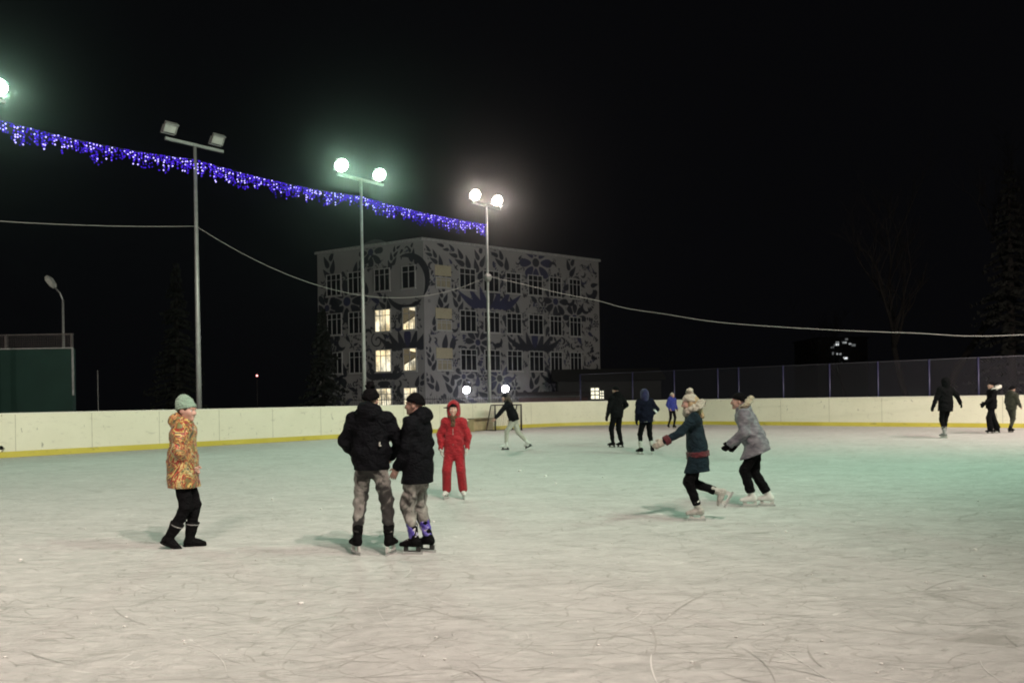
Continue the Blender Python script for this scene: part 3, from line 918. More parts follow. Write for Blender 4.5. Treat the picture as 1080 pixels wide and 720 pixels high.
# ---------------------------------------------------------------- trees
bark = plain('bark', (.008, .007, .006), .95, 0, .35, 4, .4)
twig = plain('twig', (.006, .005, .0045), .95, 0, .3, 5, 0)
needle = plain('needles', (.005, .007, .005), .9, 0, .4, 2, 0)
def bare_tree(base, h, seed, label, lean=0.0):
    r = random.Random(seed)
    root = empty('bare_tree', tuple(base))
    tr, cr = MB(), MB()
    def limb(p, d, L, rad, depth):
        pts = [p]; rads = [rad]; q = p.copy(); dd = d.copy()
        n = 4
        for i in range(n):
            dd = (dd + Vector((r.uniform(-.22, .22), r.uniform(-.22, .22), r.uniform(-.04, .16)))).normalized()
            q = q + dd * (L / n); pts.append(q.copy()); rads.append(rad * (1 - .7 * (i + 1) / n))
        (tr if depth < 2 else cr).tube(pts, rads, 6 if depth < 2 else 3, 0, False)
        if depth < 4:
            for i in range(4 if depth else 7):
                k = r.randint(1, n) if depth else r.randint(2, n)
                nd = (dd + Vector((r.uniform(-1, 1), r.uniform(-1, 1), r.uniform(-.15, .8))) * .95).normalized()
                limb(pts[k], nd, L * r.uniform(.42, .66), rads[k] * .75 + .004, depth + 1)
    limb(Vector((0, 0, -.05)), Vector((lean, 0, 1)).normalized(), h * .62, h * .018, 0)
    tr.build('trunk', bark, root, True); cr.build('crown', twig, root)
    tag(root, label, 'tree', 'bare trees in the dark behind the boards')
def conifer(base, h, seed, label):
    r = random.Random(seed)
    root = empty('conifer_tree', tuple(base))
    MB().tube([(0, 0, -.05), (0, 0, h * .5), (0, 0, h * .97)], [h * .018, h * .012, .02], 7).build('trunk', bark, root, True)
    c = MB()
    z = h * .08
    while z < h * .98:
        rad = (h - z) * .25 * r.uniform(.75, 1.15)
        for k in range(r.randint(5, 8)):
            a = r.uniform(0, 2 * math.pi); L = rad * r.uniform(.6, 1.1)
            d = Vector((math.cos(a), math.sin(a), -.28))
            sd = Vector((-math.sin(a), math.cos(a), 0))
            for j in range(7):
                t = (j + r.random()) / 7
                p = Vector((0, 0, z)) + d * (L * t)
                w = .16 + .34 * (1 - t) * min(1, L)
                for sg_ in (-1, 1):
                    e = sd * sg_ * w + d * w * .7 + Vector((0, 0, r.uniform(-.25, .05)))
                    n_ = Vector((r.uniform(-.06, .06), r.uniform(-.06, .06), .10))
                    c.add([p - n_, p + d * .12 + n_, p + e], [(0, 1, 2)])
        z += h * r.uniform(.022, .035)
    c.build('crown', needle, root)
    tag(root, label, 'tree', 'conifers in the dark behind the boards')
def gb(px, d):
    p = at(px, 420, d); p.z = 0; return p
bare_tree(gb(960, 55), 15.5, 21, 'leafless tree with a leaning trunk in the dark, left of two on the right', -.10)
bare_tree(gb(992, 52), 18, 22, 'tall leafless tree with a forked trunk in the dark on the right', .04)
conifer(gb(1068, 46), 15, 23, 'dark conifer at the right edge behind the chain link fence')
bare_tree(gb(893, 75), 10, 25, 'small leafless tree whose twigs cross the far lit windows', 0)
conifer(gb(341, 52), 8.0, 24, 'dark conifer touching the left end of the patterned building')
conifer(gb(188, 52), 11, 27, 'dim conifer left of the pole with switched off floodlights')

# ---------------------------------------------------------------- goal and bench at the far boards
gm_ = plain('goal_steel', (.035, .03, .028), .5, .2, .2)
netm = plain('goal_net', (.40, .38, .32), .9, 0, .1, 6, 0)
ga = gp(550, 453.4); gb_ = gp(522.5, 454.2)
gdir = (ga - gb_); gw = gdir.length
gdir.normalize(); gback = Vector((-gdir.y, gdir.x, 0))
if gback.y < 0: gback = -gback
if True:
    gmid = (ga + gb_) / 2
    goal = empty('hockey_goal', tuple(gmid))
    W2 = 1.22 / 2 if gw < 1.2 else gw / 2
    GH = 1.2
    # goal mouth looks towards the rink, its net runs back to the left along the boards
    bk = (gp(516.5, 453.9) - gb_); bk.normalize()
    bk = (bk * .6 + Vector((-.25, .35, 0))).normalized() * .8
    fa, fbp = gdir * W2, gdir * -W2
    fr = MB()
    fr.tube([fa, fa + UP * GH, fbp + UP * GH, fbp], .045, 8)
    fr.tube([fbp, fbp + bk, fa + bk, fa], .03, 6)
    fr.tube([fbp + UP * GH, fbp + bk * .45 + UP * GH, fa + bk * .45 + UP * GH, fa + UP * GH], .028, 6)
    for q in (fa, fbp): fr.tube([q + bk * .45 + UP * GH, q + bk], .028, 6)
    fr.build('goal_frame', gm_, goal, True)
    nt_ = MB()
    def patch(p00, p10, p11, p01, n, m2):
        for i in range(n + 1):
            t = i / n; bar(nt_, p00.lerp(p10, t), p01.lerp(p11, t), .007)
        for j in range(m2 + 1):
            t = j / m2; bar(nt_, p00.lerp(p01, t), p10.lerp(p11, t), .007)
    bt = bk * .45 + UP * GH
    patch(fbp + bk, fa + bk, fa + bt, fbp + bt, 12, 12)
    patch(fbp, fbp + bk, fbp + bt, fbp + UP * GH, 7, 12)
    patch(fa, fa + bk, fa + bt, fa + UP * GH, 7, 12)
    nt_.build('net', netm, goal)
    tag(goal, 'dark framed hockey goal with pale net standing by the far boards', 'hockey goal')
b0, b1 = gp(493, 455.2), gp(514.5, 453.4)
bd = (b1 - b0).normalized(); bn = Vector((bd.y, -bd.x, 0))
if bn.y > 0: bn = -bn
bL = (b1 - b0).length
bench = empty('wooden_bench', tuple(b0))
bw = plain('bench_wood', (.42, .34, .20), .8, 0, .25, 3)
bm2 = MB()
bm2.frame_box(Vector((0, 0, 0)), bd, bn, UP, (0, 0, .56), (bL, .35, .61)).build('seat', plain('bench_top', (.22, .18, .11), .8), bench)
MB().frame_box(Vector((0, 0, 0)), bd, bn, UP, (.03, .05, .04), (bL - .03, .09, .555)).build('front_panel', bw, bench)
for x in (.04, bL - .10): MB().frame_box(Vector((0, 0, 0)), bd, bn, UP, (x, .10, 0), (x + .06, .33, .555)).build('leg', bw, bench)
tag(bench, 'low tan wooden bench against the boards left of the hockey goal', 'bench')

# ---------------------------------------------------------------- thin haze round everything, added to give the lamps their glow
HAZE = True
if HAZE:
    mt = bpy.data.materials.new('haze'); mt.use_nodes = True
    nt = mt.node_tree; nt.nodes.clear()
    o = nt.nodes.new('ShaderNodeOutputMaterial'); pv = nt.nodes.new('ShaderNodeVolumePrincipled')
    pv.inputs['Color'].default_value = (.85, .9, .92, 1); pv.inputs['Density'].default_value = .0005; pv.inputs['Anisotropy'].default_value = .975
    nt.links.new(pv.outputs[0], o.inputs['Volume'])
    hz = MB().box((-250, -100, -1.05), (250, 300, 34)).build('haze', mt)
    tag(hz, kind='stuff')
# ================================================================== PEOPLE
A3 = lambda *v: np.array(v, dtype=np.float64)
def nrm(v): return v / (np.linalg.norm(v) + 1e-9)
def smin(a, b, k):
    h = np.clip(.5 + .5 * (b - a) / k, 0, 1)
    return b * (1 - h) + a * h - k * h * (1 - h)
def smax(a, b, k): return -smin(-a, -b, k)
class Field:
    """distance field on a block of space, turned into a mesh"""
    def __init__(s, lo, hi, h):
        s.lo = np.array(lo, float); s.h = h
        n = np.maximum(3, np.ceil((np.array(hi) - s.lo) / h).astype(int) + 1)
        g = np.meshgrid(*[np.arange(k) for k in n], indexing='ij')
        s.X, s.Y, s.Z = [s.lo[i] + h * g[i] for i in range(3)]
        s.d = np.full(n, 9.0)
    def rel(s, o): return s.X - o[0], s.Y - o[1], s.Z - o[2]
    def put(s, d, k):
        s.d = np.minimum(s.d, d) if k <= 0 else smin(s.d, d, k)
    def cap(s, a, b, ra, rb, k=.02, side=None, sx=1.0, dent=False):
        ab = b - a; L2 = ab @ ab + 1e-12
        x, y, z = s.rel(a)
        if side is not None:            # wider along one direction
            q = (x * side[0] + y * side[1] + z * side[2]) * (1 - 1 / sx)
            x, y, z = x - q * side[0], y - q * side[1], z - q * side[2]
        t = np.clip((x * ab[0] + y * ab[1] + z * ab[2]) / L2, 0, 1)
        d = np.sqrt((x - t * ab[0]) ** 2 + (y - t * ab[1]) ** 2 + (z - t * ab[2]) ** 2) - (ra + (rb - ra) * t)
        if dent: s.d = smax(s.d, -d, k)
        else: s.put(d, k)
    def ell(s, c, r, M=None, k=.02, dent=False):
        x, y, z = s.rel(c)
        if M is not None:
            x, y, z = [x * M[0, i] + y * M[1, i] + z * M[2, i] for i in range(3)]
        q = np.sqrt((x / r[0]) ** 2 + (y / r[1]) ** 2 + (z / r[2]) ** 2)
        d = (q - 1) * min(r)
        if dent: s.d = smax(s.d, -d, k)
        else: s.put(d, k)
    def cut(s, o, n, k=.01):            # keep the side against n
        x, y, z = s.rel(o)
        s.d = smax(s.d, x * n[0] + y * n[1] + z * n[2], k)
    def wrinkle(s, amp, f, seed=0.0, az=1.0):
        x, y, z = s.X * f, s.Y * f, s.Z * f * az
        w = np.sin(x + 1.7 * np.sin(.8 * z + seed) + seed) * np.sin(1.1 * y + 1.3 * np.sin(.9 * x + 2 * seed)) + .8 * np.sin(z + 1.4 * np.sin(x * .9 + seed) + 1.2 * np.sin(y * 1.2))
        s.d = s.d + amp * .6 * w
    def quilt(s, amp, step, o, t):
        x, y, z = s.rel(o)
        w = (x * t[0] + y * t[1] + z * t[2]) / step
        s.d = s.d + amp * (1 - np.abs(np.sin(math.pi * w)) ** .5)
    def mesh(s):
        d = s.d
        sg = d < 0
        nx, ny, nz = d.shape
        cs = np.zeros((nx - 1, ny - 1, nz - 1), np.uint8)
        for i in (0, 1):
            for j in (0, 1):
                for k in (0, 1):
                    cs += sg[i:nx - 1 + i, j:ny - 1 + j, k:nz - 1 + k]
        act = (cs > 0) & (cs < 8)
        I = np.argwhere(act)
        if not len(I): return np.zeros((0, 3)), np.zeros((0, 4), int)
        acc = np.zeros((len(I), 3)); cnt = np.zeros(len(I))
        cor = {}
        for i in (0, 1):
            for j in (0, 1):
                for k in (0, 1):
                    cor[i, j, k] = d[I[:, 0] + i, I[:, 1] + j, I[:, 2] + k]
        for ax in range(3):
            for a in (0, 1):
                for b in (0, 1):
                    c0 = [a, b]; c0.insert(ax, 0); c1 = list(c0); c1[ax] = 1
                    v0, v1 = cor[tuple(c0)], cor[tuple(c1)]
                    mk = (v0 < 0) != (v1 < 0)
                    t = np.where(mk, v0 / (v0 - v1 + 1e-20), 0)
                    p = np.array(c0, float)[None, :] + t[:, None] * np.eye(3)[ax][None, :]
                    acc += np.where(mk[:, None], p, 0); cnt += mk
        V = s.lo + s.h * (I + acc / cnt[:, None])
        idx = -np.ones(act.shape, int); idx[act] = np.arange(len(I))
        Q = []
        for ax in range(3):
            u, w = [(1, 2), (2, 0), (0, 1)][ax]
            sl0 = [slice(1, -1)] * 3; sl0[ax] = slice(0, -1)
            sl1 = list(sl0); sl1[ax] = slice(1, None)
            a, b = sg[tuple(sl0)], sg[tuple(sl1)]
            E = np.argwhere(a != b)
            if not len(E): continue
            flip = a[tuple(E.T)]
            base = E.copy()
            for q in range(3):
                if q != ax: base[:, q] += 1
            def cell(du, dw):
                c = base.copy(); c[:, u] -= du; c[:, w] -= dw
                return idx[tuple(c.T)]
            q4 = np.stack([cell(1, 1), cell(0, 1), cell(0, 0), cell(1, 0)], 1)
            q4[~flip] = q4[~flip][:, ::-1]
            Q.append(q4)
        Q = np.concatenate(Q); Q = Q[(Q >= 0).all(1)]
        return V, Q
def bounds(pts, pad):
    p = np.array(pts); return p.min(0) - pad, p.max(0) + pad
class Geo:
    def __init__(s): s.V, s.Fc, s.M, s.n = [], [], [], 0
    def add(s, V, Q, mi=0):
        s.V.append(np.asarray(V)); s.Fc.append(np.asarray(Q) + s.n); s.M += [mi] * len(Q); s.n += len(V); return s
    def field(s, f, mi=0): return s.add(*f.mesh(), mi)
    def build(s, name, mats, parent=None, smooth=True):
        V = np.concatenate(s.V); fs = [tuple(int(i) for i in q) for F_ in s.Fc for q in F_]
        return link_mesh(name, V.tolist(), fs, mats, parent, smooth, s.M)
def boxgeo(o, M, lo, hi):
    vs, fs = [], [(0, 1, 3, 2), (4, 6, 7, 5), (0, 4, 5, 1), (2, 3, 7, 6), (0, 2, 6, 4), (1, 5, 7, 3)]
    for x in (lo[0], hi[0]):
        for y in (lo[1], hi[1]):
            for z in (lo[2], hi[2]): vs.append(o + M @ A3(x, y, z))
    return np.array(vs), np.array(fs)
def rot_frame(yaw, pitch=0.0, roll=0.0):  # columns: right, forward, up
    return np.array(Euler((pitch, roll, yaw), 'XYZ').to_matrix())
def ik(a, c, l1, l2, pole):
    v = c - a; D = np.linalg.norm(v); D = min(D, (l1 + l2) * .999)
    dirv = nrm(v); c2 = a + dirv * D
    x = (l1 * l1 - l2 * l2 + D * D) / (2 * D); h = math.sqrt(max(0, l1 * l1 - x * x))
    pv = pole - dirv * (pole @ dirv); pv = nrm(pv)
    return a + dirv * x + pv * h, c2

SKIN = {}
def skin_mats():
    if not SKIN:
        mt, nt, b = node_mat('skin')
        v = coords(nt)
        nt.links.new(ramp(nt, noise(nt, v, 12, 3), [(.3, (.40, .24, .19)), (.7, (.52, .33, .27))]), b.inputs['Base Color'])
        b.inputs['Roughness'].default_value = .55
        b.inputs['Subsurface Weight'].default_value = .08
        SKIN['m'] = [mt, plain('eye_dark', (.03, .025, .02), .2), plain('lips', (.38, .16, .14), .5), plain('brow', (.08, .055, .04), .8), plain('eye_white', (.62, .6, .58), .3)]
    return SKIN['m']
NP = [0]
def person(px, py, yaw, S, label, pose, wear, res=.013, group='skaters on the ice', dd=None):
    """yaw: 0 faces away from the camera, 90 faces left, 180 faces the camera, -90 faces right"""
    k = S / 1.70
    seed = NP[0] * 1.37 + .5; NP[0] += 1
    base = gp(px, py)
    G_ = pose.get
    lift = wear.get('lift', .07)
    kid = G_('headk', 1.0)
    P = A3(G_('px', 0), G_('py', 0), (.905 * G_('pz', 1.0)) * k + lift)
    sd, fw = R(G_('side', 0)), R(G_('lean', 0))
    tw = R(G_('twist', 0))
    T = nrm(A3(math.tan(sd), math.tan(fw), 1.0))
    Sd = A3(math.cos(tw), math.sin(tw), 0); Sd = nrm(Sd - T * (Sd @ T))
    Fw = np.cross(T, Sd)
    TM = np.stack([Sd, Fw, T], 1)
    ch = P + T * .34 * k
    N = P + T * .545 * k + Fw * .01 * k
    shw = G_('shw', .175) * k
    Sh = {s: N - T * .055 * k + Sd * s * shw for s in (-1, 1)}
    hyaw, hp = R(G_('hyaw', 0)), R(G_('hpitch', 0))
    # head frame: turns on the neck, stays mostly upright
    hu = nrm(T * .35 + A3(0, 0, 1) * .65)
    hs0 = nrm(Sd - hu * (Sd @ hu)); hf0 = np.cross(hu, hs0)
    HM = np.stack([hs0, hf0, hu], 1) @ rot_frame(hyaw, hp)
    hk = k * kid
    Hc = N + hu * .145 * hk + HM[:, 1] * .03 * hk
    # legs
    An, Kn, Hip, FM = {}, {}, {}, {}
    for s, nm in ((-1, 'L'), (1, 'R')):
        Hip[s] = P + A3(s * .085 * k, 0, -.02 * k)
        a = G_('a' + nm, (s * .10, 0, 0))
        An[s] = A3(a[0] * k, a[1] * k, (.085 + a[2]) * k + lift)
        Kn[s], An[s] = ik(Hip[s], An[s], .415 * k, .405 * k, A3(*G_('k' + nm, (s * .12, 1, 0))))
        fy, fp = G_('f' + nm, (s * -8, 0))
        FM[s] = rot_frame(R(fy), R(fp))
    # arms
    El, Wr, HD = {}, {}, {}
    for s, nm in ((-1, 'L'), (1, 'R')):
        w = G_('w' + nm, (s * .07, .03, -.52))
        wv = Sh[s] + TM @ A3(*w) * k if G_('armframe', 'torso') == 'torso' else Sh[s] + A3(*w) * k
        El[s], Wr[s] = ik(Sh[s], wv, .285 * k, .255 * k, TM @ A3(*G_('e' + nm, (s * .5, -1, -.1))))
        HD[s] = nrm(Wr[s] - El[s])
    J = dict(P=P, N=N, Sh=Sh, El=El, Wr=Wr, Hip=Hip, Kn=Kn, An=An, Hc=Hc)
    fine = res < .0135
    # ------------------------------------------------ body: one figure under the clothes
    body = Geo()
    allp = [P, N] + [v for q in (Sh, El, Wr, Hip, Kn, An) for v in q.values()]
    lo, hi = bounds(allp, .2 * k)
    f = Field(lo, hi, max(.016, res * 1.2))
    f.cap(P - T * .02 * k, P + T * .2 * k, .098 * k, .088 * k, .03, Sd, 1.35)
    f.cap(P + T * .2 * k, P + T * .42 * k, .09 * k, .098 * k, .04, Sd, 1.45)
    f.cap(Sh[-1], Sh[1], .06 * k, .06 * k, .05)
    f.cap(N - T * .05 * k, Hc - HM[:, 2] * .06 * hk, .058 * k, .052 * k, .03)
    for s in (-1, 1):
        f.cap(Sh[s], El[s], .052 * k, .040 * k, .02); f.cap(El[s], Wr[s], .040 * k, .028 * k, .02)
        f.cap(Hip[s], Kn[s], .082 * k, .055 * k, .03); f.cap(Kn[s], An[s], .055 * k, .038 * k, .02)
        f.cap(An[s] - FM[s][:, 2] * .04 * k, An[s] + FM[s] @ A3(0, .11, -.055) * k, .035 * k, .03 * k, .02)
    body.field(f)
    # head
    f = Field(Hc - .17 * hk, Hc + .17 * hk, .0065 if fine else .010)
    hd = lambda x, y, z: Hc + HM @ A3(x, y, z) * hk
    f.ell(hd(0, -.012, .025), A3(.073, .092, .094) * hk, HM, 0)
    f.ell(hd(0, .022, -.045), A3(.056, .066, .070) * hk, HM, .03 * hk)
    f.cap(hd(-.03, .062, -.015), hd(.03, .062, -.015), .03 * hk, .03 * hk, .03 * hk)
    f.cap(hd(0, .078, -.088), hd(0, .07, -.085), .020 * hk, .02 * hk, .02 * hk)
    f.cap(hd(0, -.02, -.05), hd(0, -.03, -.14), .052 * hk, .052 * hk, .03 * hk)
    for s in (-1, 1): f.ell(hd(s * .031, .096, .008), A3(.019, .02, .013) * hk, HM, .012 * hk, True)
    f.cap(hd(-.04, .078, .034), hd(.04, .078, .034), .010 * hk, .010 * hk, .018 * hk)
    f.cap(hd(0, .086, .022), hd(0, .108, -.022), .008 * hk, .013 * hk, .010 * hk)
    f.cap(hd(-.012, .094, -.026), hd(.012, .094, -.026), .008 * hk, .008 * hk, .008 * hk)
    f.cap(hd(-.017, .084, -.055), hd(.017, .084, -.055), .008 * hk, .008 * hk, .008 * hk)
    f.cap(hd(-.014, .083, -.066), hd(.014, .083, -.066), .008 * hk, .008 * hk, .008 * hk)
    for s in (-1, 1): f.ell(hd(s * .074, -.012, -.008), A3(.012, .022, .032) * hk, HM, .01 * hk)
    body.field(f)
    def small(c, r, mi, n=1):
        q = Field(c - A3(*r).max() * 1.4, c + A3(*r).max() * 1.4, max(r) / 5)
        q.ell(c, A3(*r), HM, 0); body.field(q, mi)
    for s in (-1, 1):
        small(hd(s * .031, .073, .008), (.0145 * hk, .0125 * hk, .0105 * hk), 4)
        small(hd(s * .031, .0775, .008), (.0065 * hk, .010 * hk, .0065 * hk), 1)
        q = Field(hd(s * .031, .085, .03) - .04 * hk, hd(s * .031, .085, .03) + .04 * hk, .004 * hk)
        q.cap(hd(s * .016, .0875, .030), hd(s * .048, .076, .030), .0045 * hk, .0035 * hk, 0); body.field(q, 3)
    q = Field(hd(0, .09, -.06) - .035 * hk, hd(0, .09, -.06) + .035 * hk, .004 * hk)
    q.cap(hd(-.018, .0865, -.0605), hd(.018, .0865, -.0605), .0055 * hk, .0055 * hk, 0); body.field(q, 2)
    # hands
    gloves_ = []
    for s, nm in ((-1, 'L'), (1, 'R')):
        d0 = HD[s]
        inn = G_('palm' + nm, (-s, .25, 0)); inn = TM @ A3(*inn)
        nrmv = nrm(inn - d0 * (inn @ d0)); th = np.cross(d0, nrmv) * 1.0
        if (th @ (Fw + T * .3)) < 0: th = -th
        curl = G_('curl', .5)
        gl = Geo()
        gloves_.append(gl)
        for geo, infl, mi in ((body, 0.0, 0),) + (((gl, .007 * k, 0),) if wear.get('gloves') else ()):
            f = Field(Wr[s] - .23 * k, Wr[s] + .23 * k, (.0058 if fine else .0085))
            W0 = Wr[s]
            f.cap(W0 - d0 * .03 * k, W0 + d0 * .01 * k, .027 * k + infl, .025 * k + infl, 0)
            f.cap(W0 + d0 * .02 * k, W0 + d0 * .075 * k, .020 * k + infl, .019 * k + infl, .012 * k, th, 1.9)
            for fi, (off, ln) in enumerate(((.031, .072), (.011, .082), (-.010, .076), (-.030, .060))):
                a = W0 + d0 * .085 * k + th * off * k
                dd1 = nrm(d0 + nrmv * curl * .5 + th * off * 1.2); b = a + dd1 * ln * .5 * k
                dd2 = nrm(d0 + nrmv * curl * 1.5); c = b + dd2 * ln * .5 * k
                f.cap(a - d0 * .02 * k, b, .0092 * k + infl, .0088 * k + infl, .004); f.cap(b, c, .0088 * k + infl, .0075 * k + infl, .003)
            a = W0 + d0 * .022 * k + th * .026 * k
            b = a + nrm(d0 * .7 + th * .75 + nrmv * .35) * .042 * k; c = b + nrm(d0 * .95 + th * .2 + nrmv * .4) * .034 * k
            f.cap(a, b, .0125 * k + infl, .0105 * k + infl, .008); f.cap(b, c, .0105 * k + infl, .0085 * k + infl, .004)
            geo.field(f, mi)
    o = body.build('person', skin_mats())
    o.location = base; o.rotation_euler = (0, 0, R(yaw))
    tag(o, label, 'person', group)
    for gl in (gloves_ if wear.get('gloves') else ()): gl.build('glove', wear['gloves'], o)
    # ------------------------------------------------ trousers
    tr = wear['trousers']; wide = wear.get('wide', 1.0)
    lo, hi = bounds([P, P + T * .15 * k] + [v for q in (Hip, Kn, An) for v in q.values()], .17 * k)
    f = Field(lo, hi, res)
    f.cap(P - T * .03 * k, P + T * .10 * k, .115 * k, .108 * k, 0, Sd, 1.3)
    for s in (-1, 1):
        f.cap(Hip[s] - A3(0, 0, .02 * k), Kn[s], .092 * k * (.75 + .25 * wide), .064 * k * wide, .025)
        e = An[s] + (Kn[s] - An[s]) * wear.get('hemup', .22)
        f.cap(Kn[s], e, .064 * k * wide, .050 * k * wide * wear.get('flare', 1.0), .02)
    f.wrinkle(wear.get('twr', .006), 38, seed, 1.5)
    for s in (-1, 1):
        e = An[s] + (Kn[s] - An[s]) * (wear.get('hemup', .22) - .05)
        f.cap(e - nrm(Kn[s] - An[s]) * .088, e - nrm(Kn[s] - An[s]) * .25, .09, .09, .006, dent=True)
    trg = Geo().field(f)
    if not wear.get('suit'): trg.build('trousers', tr, o)
    # ------------------------------------------------ jacket
    hem = wear.get('hem', .08) * k
    puff = wear.get('puff', 1.0)
    lo, hi = bounds([P - T * (hem + .05), N + T * .12 * k] + [v for q in (Sh, El, Wr) + ((An,) if wear.get('suit') else ()) for v in q.values()], .24 * k)
    f = Field(lo, hi, res)
    fl = wear.get('jflare', 1.0)
    f.cap(P - T * (hem + .06), P + T * .12 * k, .132 * k * puff * fl, .128 * k * puff, 0, Sd, 1.32)
    f.cap(P + T * .12 * k, P + T * .40 * k, .128 * k * puff, .118 * k * puff, .06, Sd, 1.42)
    f.cap(Sh[-1] - T * .02 * k, Sh[1] - T * .02 * k, .078 * k * puff, .078 * k * puff, .06)
    f.cap(N - T * .05 * k, N + T * .045 * k, .085 * k, .078 * k, .03)
    sl = G_('sleeve', .97)
    for s in (-1, 1):
        f.cap(Sh[s], El[s], .072 * k * puff, .060 * k * puff, .035)
        f.cap(El[s], El[s] + (Wr[s] - El[s]) * sl, .060 * k * puff, .046 * k * puff, .02)
    if wear.get('hood') == 'down':
        c = N - Fw * .085 * k + T * .02 * k
        f.ell(c, A3(.125, .075, .095) * k * wear.get('hoodk', 1), TM, .02)
        f.cap(N - Fw * .03 * k + Sd * .09 * k + T * .05 * k, N - Fw * .1 * k + T * .06 * k, .04 * k, .05 * k, .03)
        f.cap(N - Fw * .03 * k - Sd * .09 * k + T * .05 * k, N - Fw * .1 * k + T * .06 * k, .04 * k, .05 * k, .03)
    f.wrinkle(wear.get('jwr', .007), 30, seed + 1, 1.4)
    if wear.get('quilt'): f.quilt(.008, wear['quilt'] * k, P, T)
    if wear.get('suit'):
        for s in (-1, 1):
            f.cap(Hip[s] - A3(0, 0, .02 * k), Kn[s], .105 * k, .088 * k, .03)
            f.cap(Kn[s], An[s] + (Kn[s] - An[s]) * .08, .088 * k, .084 * k, .02)
    elif hem > .09 * k:
        for s in (-1, 1): f.cap(Hip[s], Kn[s], .112 * k * puff, .100 * k * puff, .05)
    if not wear.get('suit'): f.cut(P - T * hem, -T, .006)
    jg = Geo().field(f)
    # raised hood belongs to the jacket
    hoodg = None
    if wear.get('hood') == 'up':
        q = Field(Hc - .24 * hk, Hc + .24 * hk, res * .8)
        q.ell(hd(0, -.03, .02), A3(.118, .135, .145) * hk, HM, 0)
        q.cap(hd(0, -.05, -.07), N + T * .0, .105 * hk, .11 * k, .05)
        q.ell(hd(0, .10, -.0), A3(.074, .13, .098) * hk, HM, .02, True)
        q.wrinkle(.005, 34, seed)
        jg.field(q) if not wear.get('hoodmat') else None
        hoodg = q
    jk = jg.build(wear.get('jname', 'jacket'), wear['jacket'], o)
    if hoodg is not None and wear.get('hoodmat'): Geo().field(hoodg).build('hood', wear['hoodmat'], o)
    # jacket details: zip, hem band, stripes on the sleeves
    if wear.get('zip'):
        zz = Geo(); pts = []
        z = MB()
        for i in range(12):
            t = -hem * .6 + (.5 * k + hem * .6) * i / 11
            rr = (.130 + (.118 - .130) * min(1, max(0, t / (.4 * k)))) * k * puff + .003
            pts.append(Vector(P + T * t + Fw * rr))
        z.tube(pts, .0035, 5).build('zip', wear['zip'], jk)
    if wear.get('band'):               # coloured belt or hem band: (height, half height, material, name)
        for (hz_, hh, bmt, bnm, grow) in wear['band']:
            q = Field(*bounds([P + T * hz_ * k], .27 * k), res * .8)
            q.cap(P - T * (hem + .06), P + T * .12 * k, .132 * k * puff * fl + grow, .128 * k * puff + grow, 0, Sd, 1.32)
            if hz_ > .1: q.cap(P + T * .12 * k, P + T * .40 * k, .128 * k * puff + grow, .118 * k * puff + grow, .06, Sd, 1.42)
            q.cut(P + T * (hz_ - hh) * k, -T, .002); q.cut(P + T * (hz_ + hh) * k, T, .002)
            Geo().field(q).build(bnm, bmt, jk)
    for (side_, t0, t1, bmt, bnm) in wear.get('sleeveband', ()):
        s = side_
        a = El[s] + (Sh[s] - El[s]) * t0 if t0 >= 0 else El[s] + (Wr[s] - El[s]) * -t0
        b = El[s] + (Sh[s] - El[s]) * t1 if t1 >= 0 else El[s] + (Wr[s] - El[s]) * -t1
        q = Field(*bounds([a, b], .12 * k), res * .7)
        q.cap(a, b, .069 * k * puff, .069 * k * puff, 0)
        ax_ = nrm(b - a); q.cut(a, -ax_, .002); q.cut(b, ax_, .002)
        Geo().field(q).build(bnm, bmt, jk)
    for (u_, v_, w_, h_) in wear.get('marks', ()):  # small reflective marks on the back of the jacket
        c = P + T * v_ * k + Sd * u_ * k - Fw * .140 * k * puff
        Geo().add(*boxgeo(c, TM * k, (-w_, -.012, -h_), (w_, .03, h_))).build('reflective_mark', grey_white, jk, False)
    # ------------------------------------------------ headwear and hair
    hat = wear.get('hat')
    if hat:
        q = Field(Hc - .2 * hk, Hc + .24 * hk, res * .7)
        c0 = hd(0, -.018, .035)
        q.ell(c0, A3(.090, .108, .108) * hk, HM, 0)
        if wear.get('tall'): q.ell(hd(0, -.055, .085), A3(.070, .075, .085) * hk, HM, .04)
        q.wrinkle(.003, 60, seed)
        cutn = HM @ nrm(A3(0, .34, -1))
        q.cut(hd(0, .03, wear.get('brim', .040)), cutn, .005)
        h = Geo().field(q)
        if wear.get('cuff', True):
            q = Field(Hc - .2 * hk, Hc + .2 * hk, res * .6)
            q.ell(c0, A3(.097, .115, .112) * hk, HM, 0)
            q.cut(hd(0, .03, wear.get('brim', .040) - .002), cutn, .006); q.cut(hd(0, .03, wear.get('brim', .040) + .048), -cutn, .006)
            q.wrinkle(.002, 90, seed)
            h.field(q, 0)
        ho = h.build('hat', hat, o)
        if wear.get('pom'):
            q = Field(Hc - .1 * hk, Hc + .32 * hk, res * .7)
            q.ell(hd(0, -.03, .165), A3(.05, .05, .048) * hk, HM, 0); q.wrinkle(.012, 110, seed)
            Geo().field(q).build('pompom', wear['pom'], ho)
    if wear.get('hair'):
        q = Field(Hc - .42 * hk, Hc + .2 * hk, res * .8)
        q.ell(hd(0, -.025, .028), A3(.082, .097, .100) * hk, HM, 0)
        if wear.get('longhair'):
            q.cap(hd(0, -.075, 0), hd(*wear.get('hairend', (0, -.14, -.22))), .075 * hk, .05 * hk, .04)
            for s in (-1, 1): q.cap(hd(s * .07, -.01, 0), hd(s * .085, .0, -.15), .022 * hk, .02 * hk, .03)
        q.ell(hd(0, .09, -.03), A3(.06, .07, .085) * hk, HM, .02, True)
        q.wrinkle(.004, 55, seed)
        Geo().field(q).build('hair', wear['hair'], o)
